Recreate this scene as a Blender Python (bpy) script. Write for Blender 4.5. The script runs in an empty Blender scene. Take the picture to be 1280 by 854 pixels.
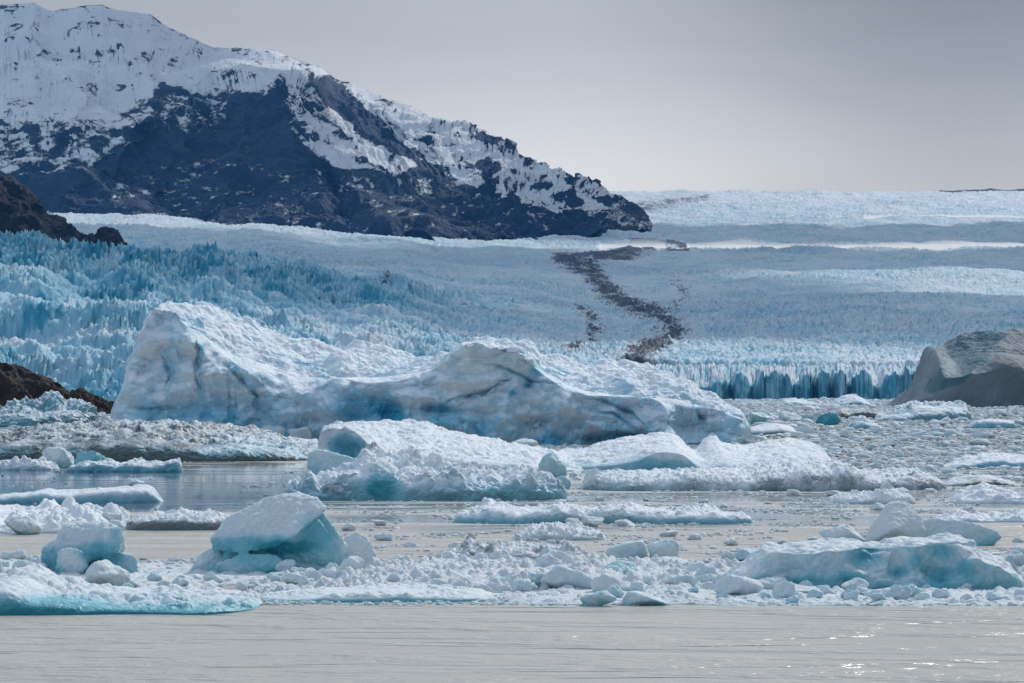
import bpy, bmesh, math
import numpy as np
from math import radians as RAD, pi as PI
f32 = np.float32
SC = bpy.context.scene
COL = SC.collection
rng = np.random.default_rng(7)

# ------------------------------------------------------------------ camera model (metres; the photograph is 1280 px wide)
F, HOR, CAMH = 3630.0, 490.0, 6.0
def X_(px, Y): return (np.asarray(px) - 640.0) / F * Y
def Z_(py, Y): return CAMH + (HOR - np.asarray(py)) / F * Y
def Yw(py): return CAMH * F / (py - HOR)          # distance of a point of the water surface

# ------------------------------------------------------------------ numpy noise
def _h(*a):
    k = (374761393, 668265263, 2147483647, 1274126177)
    s = np.zeros(np.shape(a[0]), np.uint32)
    for v, c in zip(a, k):
        s = s + v.astype(np.int64).astype(np.uint32) * np.uint32(c)
    s = (s ^ (s >> np.uint32(13))) * np.uint32(1274126177)
    s = (s ^ (s >> np.uint32(15))) * np.uint32(2246822519)
    return s ^ (s >> np.uint32(16))
def _fade(t): return t * t * t * (t * (t * 6 - 15) + 10)
_A = np.linspace(0, 2 * PI, 33)[:-1]
_GX, _GY = np.cos(_A).astype(f32), np.sin(_A).astype(f32)
def n2(x, y, s=0):
    x = np.asarray(x, np.float64); y = np.asarray(y, np.float64)
    xi, yi = np.floor(x), np.floor(y); xf, yf = (x - xi).astype(f32), (y - yi).astype(f32)
    xi = xi.astype(np.int64); yi = yi.astype(np.int64); u, v = _fade(xf), _fade(yf)
    sd = np.full(1, s * 7919 + 13, np.int64)
    def g(i, j):
        h = _h(xi + i, yi + j, sd + np.zeros_like(xi)) & np.uint32(31)
        return _GX[h] * (xf - i) + _GY[h] * (yf - j)
    a = g(0, 0); b = g(1, 0); c = g(0, 1); d = g(1, 1)
    return (a + u * (b - a)) * (1 - v) + (c + u * (d - c)) * v
_g3 = np.array([(1,1,0),(-1,1,0),(1,-1,0),(-1,-1,0),(1,0,1),(-1,0,1),(1,0,-1),(-1,0,-1),(0,1,1),(0,-1,1),(0,1,-1),(0,-1,-1),(1,1,0),(0,-1,1),(-1,1,0),(0,-1,-1)], f32)
def n3(x, y, z, s=0):
    x, y, z = [np.asarray(q, np.float64) for q in (x, y, z)]
    xi, yi, zi = np.floor(x), np.floor(y), np.floor(z)
    xf, yf, zf = (x - xi).astype(f32), (y - yi).astype(f32), (z - zi).astype(f32)
    xi, yi, zi = [q.astype(np.int64) for q in (xi, yi, zi)]
    u, v, w = _fade(xf), _fade(yf), _fade(zf); sd = np.full_like(xi, s * 31 + 5)
    def g(i, j, k):
        G = _g3[_h(xi + i, yi + j, zi + k, sd) & np.uint32(15)]
        return G[..., 0] * (xf - i) + G[..., 1] * (yf - j) + G[..., 2] * (zf - k)
    def L(a, b, t): return a + t * (b - a)
    return L(L(L(g(0,0,0), g(1,0,0), u), L(g(0,1,0), g(1,1,0), u), v), L(L(g(0,0,1), g(1,0,1), u), L(g(0,1,1), g(1,1,1), u), v), w)
def fbm2(x, y, o=4, s=0, r=.5):
    t, a, f = 0, 1., 1.
    for i in range(o): t = t + a * n2(x * f, y * f, s + i); a *= r; f *= 2.03
    return t
def fbm3(P, sc, o=4, s=0, r=.5, mode=0):
    t, a, f = 0, 1., 1. / sc
    for i in range(o):
        n = n3(P[..., 0] * f, P[..., 1] * f, P[..., 2] * f, s + i)
        if mode == 1: n = np.abs(n) * 2 - .45          # billow: rounded lumps with sharp creases
        if mode == 2: n = .45 - np.abs(n) * 2          # ridges
        t = t + a * n; a *= r; f *= 2.03
    return t
def worley(x, y, s=0):
    """F1, F2 and the id of the nearest cell."""
    x = np.asarray(x, np.float64); y = np.asarray(y, np.float64)
    xi, yi = np.floor(x).astype(np.int64), np.floor(y).astype(np.int64)
    f1 = np.full(x.shape, 9., f32); f2 = f1.copy(); cid = np.zeros(x.shape, f32); sd = np.full_like(xi, s)
    for i in (-1, 0, 1):
        for j in (-1, 0, 1):
            h = _h(xi + i, yi + j, sd)
            ox = (h & np.uint32(1023)).astype(f32) / 1023; oy = ((h >> np.uint32(10)) & np.uint32(1023)).astype(f32) / 1023
            d = np.hypot(xi + i + ox - x, yi + j + oy - y).astype(f32)
            c = d < f1
            f2 = np.where(c, f1, np.minimum(f2, d)); cid = np.where(c, ((h >> np.uint32(20)) & np.uint32(1023)).astype(f32) / 1023, cid)
            f1 = np.where(c, d, f1)
    return f1, f2, cid
def sst(a, b, x):
    t = np.clip((x - a) / (b - a), 0, 1); return t * t * (3 - 2 * t)
def poly_d(px, py, pts, sy=1.):
    """distance from (px,py) to a polyline, and the parameter along it"""
    best = np.full(np.shape(px), 1e9); T = np.zeros(np.shape(px)); n = len(pts) - 1
    for i in range(n):
        ax, ay = pts[i][:2]; bx, by = pts[i + 1][:2]
        dx, dy = bx - ax, (by - ay) * sy; L = dx * dx + dy * dy + 1e-9
        t = np.clip(((px - ax) * dx + (py - ay) * sy * dy) / L, 0, 1)
        d = np.hypot(px - ax - t * dx, (py - ay) * sy - t * dy)
        m = d < best; best = np.where(m, d, best); T = np.where(m, (i + t) / n, T)
    return best, T
def in_poly(px, py, pts):
    ins = np.zeros(np.shape(px), bool); n = len(pts)
    for i in range(n):
        x1, y1 = pts[i]; x2, y2 = pts[(i + 1) % n]
        c = ((y1 > py) != (y2 > py)) & (px < (x2 - x1) * (py - y1) / ((y2 - y1) if y2 != y1 else 1e-9) + x1)
        ins ^= c
    return ins
def soft_poly(px, py, pts, w):
    d, _ = poly_d(px, py, list(pts) + [pts[0]])
    return sst(-w, w, np.where(in_poly(px, py, pts), d, -d))

# ------------------------------------------------------------------ mesh building
def tag(o, label=None, cat=None, group=None, kind=None):
    for k, v in (('label', label), ('category', cat), ('group', group), ('kind', kind)):
        if v: o[k] = v
    return o
def make_mesh(name, V, Q, mat, attrs=None, parent=None, smooth=True):
    me = bpy.data.meshes.new(name); V = np.ascontiguousarray(V.reshape(-1, 3), f32); Q = np.ascontiguousarray(Q, np.int32)
    nf, k = Q.shape
    me.vertices.add(len(V)); me.vertices.foreach_set('co', V.ravel())
    me.loops.add(nf * k); me.loops.foreach_set('vertex_index', Q.ravel())
    me.polygons.add(nf); me.polygons.foreach_set('loop_start', np.arange(0, nf * k, k, dtype=np.int32))
    me.polygons.foreach_set('use_smooth', np.full(nf, smooth))
    for an, av in (attrs or {}).items():
        at = me.attributes.new(an, 'FLOAT', 'POINT'); at.data.foreach_set('value', np.ascontiguousarray(np.asarray(av, f32).ravel()))
    me.update(calc_edges=True)
    me.materials.append(mat)
    o = bpy.data.objects.new(name, me); COL.objects.link(o)
    if parent is not None: o.parent = parent
    return o
def grid_faces(n, m, off=0):
    i = np.arange(n - 1)[:, None] * m + np.arange(m - 1)[None, :] + off
    return np.stack([i, i + m, i + m + 1, i + 1], -1).reshape(-1, 4)
def grid_normals(P):
    du = np.gradient(P, axis=0); dv = np.gradient(P, axis=1)
    N = np.cross(du, dv); N /= np.linalg.norm(N, axis=-1, keepdims=True) + 1e-12
    return N
def recenter(o):
    """put the object's origin at its base"""
    me = o.data; n = len(me.vertices); c = np.empty(n * 3, f32); me.vertices.foreach_get('co', c); c = c.reshape(-1, 3)
    b = np.array([(c[:, 0].min() + c[:, 0].max()) / 2, (c[:, 1].min() + c[:, 1].max()) / 2, 0.], f32)
    me.vertices.foreach_set('co', (c - b).ravel()); o.location = [float(q) for q in b]; me.update()

# ------------------------------------------------------------------ materials
def mat(name):
    m = bpy.data.materials.new(name); m.use_nodes = True
    nt = m.node_tree; nt.nodes.clear()
    return m, nt
class NB:
    def __init__(s, nt): s.nt = nt
    def n(s, t, **k):
        q = s.nt.nodes.new(t)
        for a, b in k.items(): setattr(q, a, b)
        return q
    def l(s, a, b): s.nt.links.new(a, b)
    def attr(s, name): return s.n('ShaderNodeAttribute', attribute_name=name).outputs['Fac']
    def m(s, op, a, b=None, c=None, clamp=False):
        q = s.n('ShaderNodeMath', operation=op, use_clamp=clamp)
        for i, v in enumerate((a, b, c)):
            if v is None: continue
            if isinstance(v, (int, float)): q.inputs[i].default_value = v
            else: s.l(v, q.inputs[i])
        return q.outputs[0]
    def ramp(s, v, a, b, lo=0., hi=1.):
        q = s.n('ShaderNodeMapRange', interpolation_type='SMOOTHSTEP')
        s.l(v, q.inputs[0]); q.inputs[1].default_value = a; q.inputs[2].default_value = b; q.inputs[3].default_value = lo; q.inputs[4].default_value = hi
        return q.outputs[0]
    def mix(s, f, a, b):
        q = s.n('ShaderNodeMix', data_type='RGBA')
        for i, v in ((0, f), (6, a), (7, b)):
            if isinstance(v, tuple): q.inputs[i].default_value = (*v, 1)
            elif isinstance(v, (int, float)): q.inputs[i].default_value = v
            else: s.l(v, q.inputs[i])
        return q.outputs[2]
    def co(s, scale=(1, 1, 1)):
        t = s.n('ShaderNodeNewGeometry').outputs['Position']
        q = s.n('ShaderNodeMapping'); s.l(t, q.inputs[0]); q.inputs['Scale'].default_value = scale
        return q.outputs[0]
    def noise(s, v, sc, det=5., rough=.55, dist=0., typ='FBM'):
        q = s.n('ShaderNodeTexNoise'); s.l(v, q.inputs['Vector']); q.noise_type = typ
        q.inputs['Scale'].default_value = sc; q.inputs['Detail'].default_value = det; q.inputs['Roughness'].default_value = rough; q.inputs['Distortion'].default_value = dist
        return q.outputs[0]
    def bump(s, h, dist, st=1., prev=None):
        q = s.n('ShaderNodeBump'); s.l(h, q.inputs['Height']); q.inputs['Distance'].default_value = dist; q.inputs['Strength'].default_value = st
        if prev is not None: s.l(prev, q.inputs['Normal'])
        return q.outputs[0]
    def out(s, bsdf):
        o = s.n('ShaderNodeOutputMaterial'); s.l(bsdf, o.inputs[0])
    def princ(s, **k):
        q = s.n('ShaderNodeBsdfPrincipled')
        for a, v in k.items():
            i = q.inputs[a.replace('_', ' ')]
            if hasattr(v, 'is_linked') or hasattr(v, 'links'): s.l(v, i)
            else: i.default_value = (*v, 1) if isinstance(v, tuple) and i.type == 'RGBA' else v
        return q

SNOW = (.78, .82, .86); BLUE = (.22, .49, .60); DEEP = (.04, .26, .34)
def ice_material(name, scale, sss=0., snow=SNOW, blue=BLUE, deep=DEEP, bumpd=1., wetspec=True):
    """scale: metres of the main grain. attributes: blue 0..1 (clear glacier ice), dirt 0..1 (silt, and shade painted on steep edges)."""
    m, nt = mat(name); b = NB(nt); p = b.co()
    na = b.noise(p, 1 / scale, 6, .6); nb = b.noise(p, 5 / scale, 4, .6)
    bl = b.m('ADD', b.attr('blue'), b.m('MULTIPLY', b.m('SUBTRACT', na, .5), .45), clamp=True)
    c = b.mix(b.ramp(bl, .05, .6), snow, blue)
    c = b.mix(b.ramp(bl, .55, 1.05), c, deep)
    di = b.m('ADD', b.attr('dirt_shade'), b.m('MULTIPLY', b.m('SUBTRACT', nb, .5), .35), clamp=True)
    di = b.m('MULTIPLY', di, b.ramp(b.attr('dirt_shade'), 0., .12))
    c = b.mix(b.ramp(di, .0, 1.1), c, (.09, .115, .115))
    ro = b.ramp(b.m('ADD', bl, b.m('MULTIPLY', di, .5)), .1, .7, .75, .28 if wetspec else .6)
    vz = b.n('ShaderNodeTexVoronoi', feature='F1'); b.l(p, vz.inputs['Vector']); vz.inputs['Scale'].default_value = 1.6 / scale
    h = b.m('ADD', b.m('ADD', na, b.m('MULTIPLY', nb, .35)), b.m('MULTIPLY', vz.outputs[0], .25))
    nr = b.bump(h, scale * .22 * bumpd)
    k = dict(Base_Color=c, Roughness=ro, Normal=nr, IOR=1.31)
    q = b.princ(**k)
    if sss > 0:
        q.subsurface_method = 'RANDOM_WALK'
        q.inputs['Subsurface Weight'].default_value = .5
        q.inputs['Subsurface Radius'].default_value = (.25, .8, 1.)
        q.inputs['Subsurface Scale'].default_value = sss
    b.out(q.outputs[0]); return m
M_BERG = ice_material('berg_ice', 2.2)
M_FLOE = ice_material('floe_ice', .7)
M_NEAR = ice_material('near_ice', .30, bumpd=1., sss=.10, snow=(.66, .71, .74), blue=(.18, .47, .56), deep=(.02, .24, .31))
M_SLUSH = ice_material('wet_slush', .25, bumpd=1.1, snow=(.64, .68, .71), blue=(.26, .46, .53))
M_BRASH = ice_material('brash_grain', .3, snow=(.66, .70, .73))
M_FARICE = ice_material('channel_ice', 4.)

def rock_material(name, col1, col2, scale, snowcol=(.8, .82, .85)):
    m, nt = mat(name); b = NB(nt); p = b.co()
    n1 = b.noise(p, 1 / scale, 8, .62); n2_ = b.noise(p, 6 / scale, 5, .6)
    c = b.mix(b.ramp(n1, .35, .65), col1, col2)
    c = b.mix(b.ramp(n2_, .5, .8, 0, .5), c, tuple(q * .5 for q in col1))
    s = b.attr('snow'); sn = b.m('ADD', s, b.m('MULTIPLY', b.m('SUBTRACT', b.noise(p, 3.2 / scale, 10, .72), .5), 1.9))
    sf = b.m('MULTIPLY', b.ramp(sn, .42, .58), b.ramp(s, 0., .06))
    c = b.mix(sf, c, snowcol)
    nr = b.bump(b.m('MULTIPLY', b.m('ADD', n1, b.m('MULTIPLY', n2_, .3)), b.m('SUBTRACT', 1., b.m('MULTIPLY', sf, .6))), scale * .4)
    b.out(b.princ(Base_Color=c, Roughness=.85, Normal=nr).outputs[0]); return m
M_MTN = rock_material('mountain_rock', (.007, .032, .090), (.020, .052, .115), 160.)  # bluer than the stone itself: distance haze put into the rock colour
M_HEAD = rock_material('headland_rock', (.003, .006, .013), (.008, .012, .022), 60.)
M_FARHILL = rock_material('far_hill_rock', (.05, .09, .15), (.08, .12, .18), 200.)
M_ROCK = rock_material('shore_rock', (.014, .009, .007), (.045, .028, .021), 6.)

# ================================================================== GLACIER
GY = np.array([1400,1500,1700,1900,2100,2200,2600,3000,3200,3500,4000,4500,6000,8000,9800,12000,14000,16500.])
GU = np.array([-200, 0, 170, 300, 450, 600, 760, 1500.])
GT = np.array([
 [497,477,442,412,384,370,322,300,300,316,324,326,306,283,262,250,244,238],
 [500,480,448,420,392,378,332,306,304,318,326,328,306,284,264,250,244,238],
 [506,488,458,430,404,390,346,322,320,328,332,330,304,284,270,255,246,239],
 [512,500,475,446,420,407,363,338,334,334,336,332,306,289,281,262,249,240],
 [520,516,500,475,450,440,400,368,358,351,348,342,322,304,291,270,254,240],
 [530,528,520,500,475,463,424,398,388,378,368,360,338,314,298,275,256,240],
 [530,530,530,530,520,462,440,421,413,402,387,374,345,318,298,275,257,240],
 [530,530,530,530,520,462,440,421,413,402,387,374,345,318,299,276,258,241.]])
def glacier_py(u, Y):
    out = 0
    cols = [np.interp(Y, GY, r) for r in GT]
    u = np.clip(u, GU[0], GU[-1] - .01); k = np.searchsorted(GU, u, 'right') - 1
    t = (u - GU[k]) / (GU[k + 1] - GU[k]); C = np.stack(cols)
    idx = np.arange(len(Y)) if Y.ndim == 1 else None
    return C, k, t
def build_glacier():
    nu = 980; u = np.linspace(-110, 1390, nu)
    r, Ys = .00165, [1400.]
    while Ys[-1] < 16500: Ys.append(Ys[-1] * (1 + r))
    Yv = np.array(Ys); nv = len(Yv)
    C, k, t = glacier_py(u, Yv)
    t = t * t * (3 - 2 * t)
    PY = (C[k] * (1 - t)[:, None] + C[k + 1] * t[:, None])          # nu x nv
    ker = np.ones(31) / 31
    PY = np.apply_along_axis(lambda a: np.convolve(np.pad(a, 15, 'edge'), ker, 'valid'), 1, PY)
    U = np.repeat(u[:, None], nv, 1); Y = np.repeat(Yv[None], nu, 0)
    X = X_(U, Y); Z = Z_(PY, Y)
    # crevassed zones: seracs close to the camera on the left, finer fields beyond
    W1 = fbm2(X / 160, Y / 160, 3, 3); W2 = fbm2(X / 160 + 40, Y / 160, 3, 4)
    xx, yy = X + 26 * W1, Y + 26 * W2
    left = sst(760, 330, U) * sst(4600, 3600, Y)
    crest = np.exp(-((PY - np.interp(U, [0, 170, 300, 450, 620], [314, 330, 345, 364, 398])) / 26) ** 2) * sst(720, 500, U)
    mid = 1 - left
    big1 = fbm2(X / 120 + Y / 400, Y / 90, 4, 15)
    f1, f2, cid = worley(xx / 7.5, yy / 10, 11)
    ser = sst(.02, .42, f2 - f1) * (.35 + .95 * cid) * (1 - .45 * f1)
    f1b, f2b, cidb = worley(xx / 4., yy / 5.5, 12)
    ser2 = sst(.0, .4, f2b - f1b) * (.3 + cidb)
    patch = sst(-.25, .25, fbm2(X / 140, Y / 210, 3, 61))
    low = sst(370, 440, PY) * left
    amp = .78 * left * (1.6 + 4.5 * patch ** 2 + 3.2 * crest * (.3 + patch) - .8 * low)
    h = amp * ser + left * (1.4 + 1.8 * patch + 2 * crest) * ser2 + left * (26 * big1 + 16 * np.abs(fbm2(X / 70, Y / 55, 3, 16)))
    f1c, f2c, cidc = worley(xx / 22, yy / 34, 13)
    big = sst(.0, .5, f2c - f1c) * (.4 + .7 * cidc)
    rug = .75 + .7 * sst(-.3, .3, fbm2(X / 600, Y / 900, 3, 21))
    far = sst(3000, 11000, Y)
    f1d, f2d, cidd = worley((xx * .94 + yy * .34) / 42, (yy * .94 - xx * .34) / 17, 19)
    h = h + left * 5 * sst(0, .25, f2d - f1d) * (.2 + cidd) * (.5 + patch)
    h = h + 2.2 * fbm2(X / 4.5, Y / 6, 2, 55) * sst(4500, 3000, Y)
    h = h + mid * rug * ((1.6 + 3 * far) * big + 3.4 * ser + 2. * ser2 * (1 - far) + 5 * far * fbm2(X / 60, Y / 90, 3, 35))
    h = h + (14 + 10 * far) * fbm2(X / 260, Y / 420, 3, 31) * sst(2250, 2900, Y)
    # far rim: lumpy crest of the ice field
    h = h + sst(12500, 16000, Y) * 9 * fbm2(X / 300, Y / 700, 4, 41)
    # moraine: ridge of debris
    mor = np.zeros_like(X)
    def streak(pts, w0, w1, a, s):
        nonlocal mor
        wob = 7 * fbm2(X / 70, Y / 170, 3, 50 + s)
        d, T = poly_d(U + wob, PY + wob * .22, pts, 1.6)
        w = w0 + (w1 - w0) * T
        mor = np.maximum(mor, a * np.exp(-(d / (w * 1.02)) ** 1.8) * 1.1 * (.82 + .5 * fbm2(X / 45, Y / 130, 3, 80 + s)))
    streak([(697, 331), (716, 328), (750, 322), (790, 318), (808, 315)], 9, 12, 1.2, 0)
    streak([(790, 305), (835, 306), (868, 312), (850, 316), (828, 312)], 3.5, 5, 1.1, 1)
    streak([(806, 318), (750, 330), (735, 338)], 7, 10, .9, 2)
    streak([(705, 328), (738, 343), (752, 360), (772, 378), (797, 392), (823, 404), (838, 418), (826, 436), (800, 452), (785, 466)], 18, 24, 1.0, 3)
    streak([(722, 392), (742, 408), (742, 426), (712, 446)], 8, 16, .75, 4)
    streak([(470, 357), (545, 372), (620, 394), (690, 405)], 2.5, 6, .45, 5)
    streak([(840, 350), (858, 372), (838, 400), (862, 430)], 12, 22, .5, 6)
    streak([(735, 266), (790, 262), (835, 256), (880, 248)], 20, 12, .7, 9)
    streak([(690, 300), (740, 303), (800, 300), (850, 296)], 3, 3, .5, 10)
    streak([(1040, 272), (1085, 262), (1130, 258)], 1.2, 1.6, .5, 7)
    streak([(955, 312), (962, 306)], 1.2, 1.2, .5, 8)
    h = h + 4 * mor
    snowb = np.zeros_like(X)  # smooth snow strips, their sunlit paleness also put into the colour
    for pts, w in (([(752, 311), (800, 309), (830, 309)], 4.), ([(862, 309.5), (960, 309.5), (1110, 309), (1400, 307.5)], 3.4), ([(1080, 272.5), (1200, 272), (1400, 273)], 2.)):
        d, T = poly_d(U, PY + 1.2 * fbm2(X / 400, Y / 400, 2, 77), pts, 1.)
        snowb = np.maximum(snowb, sst(1.3, .6, d / w))
    h = h * (1 - .85 * snowb)
    Z = Z + h - left * 11
    cutm = sst(2330, 2290, Y) * sst(760, 800, U)
    Z = Z - cutm * 60
    P = np.stack([X, Y, Z], -1)
    N = grid_normals(P); nz = np.abs(N[..., 2])
    steep = sst(.93, .45, nz)
    hollow = sst(.75, .1, ser)
    zone = .16 + .10 * left + .16 * crest + .16 * left * sst(.4, 1, patch) - .12 * low
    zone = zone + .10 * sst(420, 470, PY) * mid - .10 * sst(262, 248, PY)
    zone = zone + .16 * fbm2(X / 220, Y / 500, 3, 91)
    blue = np.clip(zone * (.35 + .75 * steep + .55 * hollow) + .10, 0, 1)
    blue = blue * (.72 + .5 * sst(-.3, .3, fbm2(X / 55, Y / 80, 3, 93)))
    blue = blue + .34 * sst(.15, .5, fbm2(X / 30, Y / 45, 2, 92)) * (left * .8 + .2) * sst(11000, 4000, Y)
    blue = blue * (1 - snowb) * sst(240, 272, PY + 18 * fbm2(X / 500, Y / 900, 2, 66) + 3)  # far band loses its blue: sunlight and cloud shade painted into the ice
    blue = blue * (1 - .35 * sst(300, 284, PY) * sst(460, 380, U))  # paler strip below the mountain: sunlight painted into the ice colour
    blue = blue * (1 - .7 * np.clip(mor, 0, 1))
    m, nt = mat('glacier_ice'); b = NB(nt); p = b.co()
    nb = b.noise(p, .12, 6, .65); nc = b.noise(b.co((1, .5, 1)), .02, 5, .6)
    bl = b.m('ADD', b.attr('blue'), b.m('MULTIPLY', b.m('SUBTRACT', nb, .5), .5), clamp=True)
    c = b.mix(b.ramp(bl, .0, .45), (.66, .71, .76), (.26, .51, .64)); c = b.mix(b.ramp(bl, .45, .95), c, (.04, .30, .44))
    c = b.mix(b.ramp(nc, .52, .72, 0, .3), c, (.42, .47, .52))
    mm = b.m('ADD', b.attr('debris'), b.m('MULTIPLY', b.m('SUBTRACT', b.noise(p, .06, 9, .8), .5), 2.8))
    mm = b.m('MULTIPLY', b.ramp(mm, .38, .80), b.ramp(b.attr('debris'), .02, .22))
    c = b.mix(mm, c, (.05, .07, .10))
    c = b.mix(b.attr('clean'), c, (.88, .87, .85))
    nr = b.bump(nb, 2.5)
    b.out(b.princ(Base_Color=c, Roughness=.7, Normal=nr, IOR=1.31).outputs[0])
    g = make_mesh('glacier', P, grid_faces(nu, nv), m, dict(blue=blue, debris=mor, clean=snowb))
    tag(g, kind='structure')
    # ---- calving front on the right: buttresses of sheer blue ice and white fluted slopes between them
    nu, nv = 900, 300
    u = np.linspace(745, 1420, nu); U = np.repeat(u[:, None], nv, 1)
    tv = np.linspace(0, 1, nv) ** 1.7
    X0 = X_(U, 2200.)
    dark = [(862,874,12),(887,912,16),(914,938,19),(945,992,26),(1000,1018,24),(1018,1040,22),(1040,1060,26),(1062,1092,24),(1098,1150,26),(1156,1200,24),(1215,1270,22),(1290,1340,24),(1350,1400,22)]
    line = np.zeros(nu); hh = np.full(nu, 10.)
    for a, c_, ht in dark:
        k_ = np.clip(1 - np.abs((u - (a + c_) / 2) / ((c_ - a) / 2)), 0, 1)
        line = np.maximum(line, k_ ** .45); hh = np.maximum(hh, ht * (1 - (1 - k_) ** 6) * (.86 + .14 * k_))
    if True:
        tri = line[:, None]
    jag = .4 * fbm2(u / 5.5, u * 0, 4, 5); colh = worley(u / 8 + .6 * fbm2(u / 15, u * 0, 2, 3), u * 0 + .5, 31)[2]
    Yf = 2190 - 34 * line - 9 * colh - 10 * fbm2(u / 26, u * 0, 2, 6) - 5 * jag
    Y = Yf[:, None] + tv[None] * (2345 - Yf[:, None])
    plate = Z_(np.interp(Y, [2180, 2260, 2400], [465, 461, 452]), Y) + 2.5 * fbm2(U / 18, Y / 40, 3, 48)
    dist = Y - Yf[:, None]
    hb = (hh * (.66 + .42 * colh) * (1 + .5 * jag))[:, None]                       # height of the sheer lower face
    cliff = hb * sst(0, 5, dist)
    fl = fbm2(U / 2.4 + 2.0 * fbm2(U / 20, Y / 60, 2, 8), Y / 130, 3, 9)
    slope = np.clip(dist / 95, 0, 1) ** .75
    Zc = cliff + (plate - cliff) * slope
    Zc = np.where(dist < .5, -.6, Zc + 3.4 * fl * sst(2, 20, dist) + 1.3 * fbm2(U / 1.2, Y / 9, 2, 14) * sst(1, 5, dist))
    P = np.stack([X_(U, Y), Y + 1.5 * fbm2(U / 3, Zc / 9, 2, 17), Zc], -1)
    bl = sst(16, 3, dist - 2 * fl * 3) * (.50 + .55 * fbm2(U / 2.2, Zc / 14, 3, 18)) + .30 * sst(.1, -.3, fl) + .10 + .25 * fbm2(U / 30, Zc / 10, 2, 4)
    ob = make_mesh('ice_cliff', P, grid_faces(nu, nv), m, dict(blue=np.clip(bl, 0, 1), debris=np.zeros_like(bl), clean=np.zeros_like(bl)), parent=g)
build_glacier()

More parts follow.
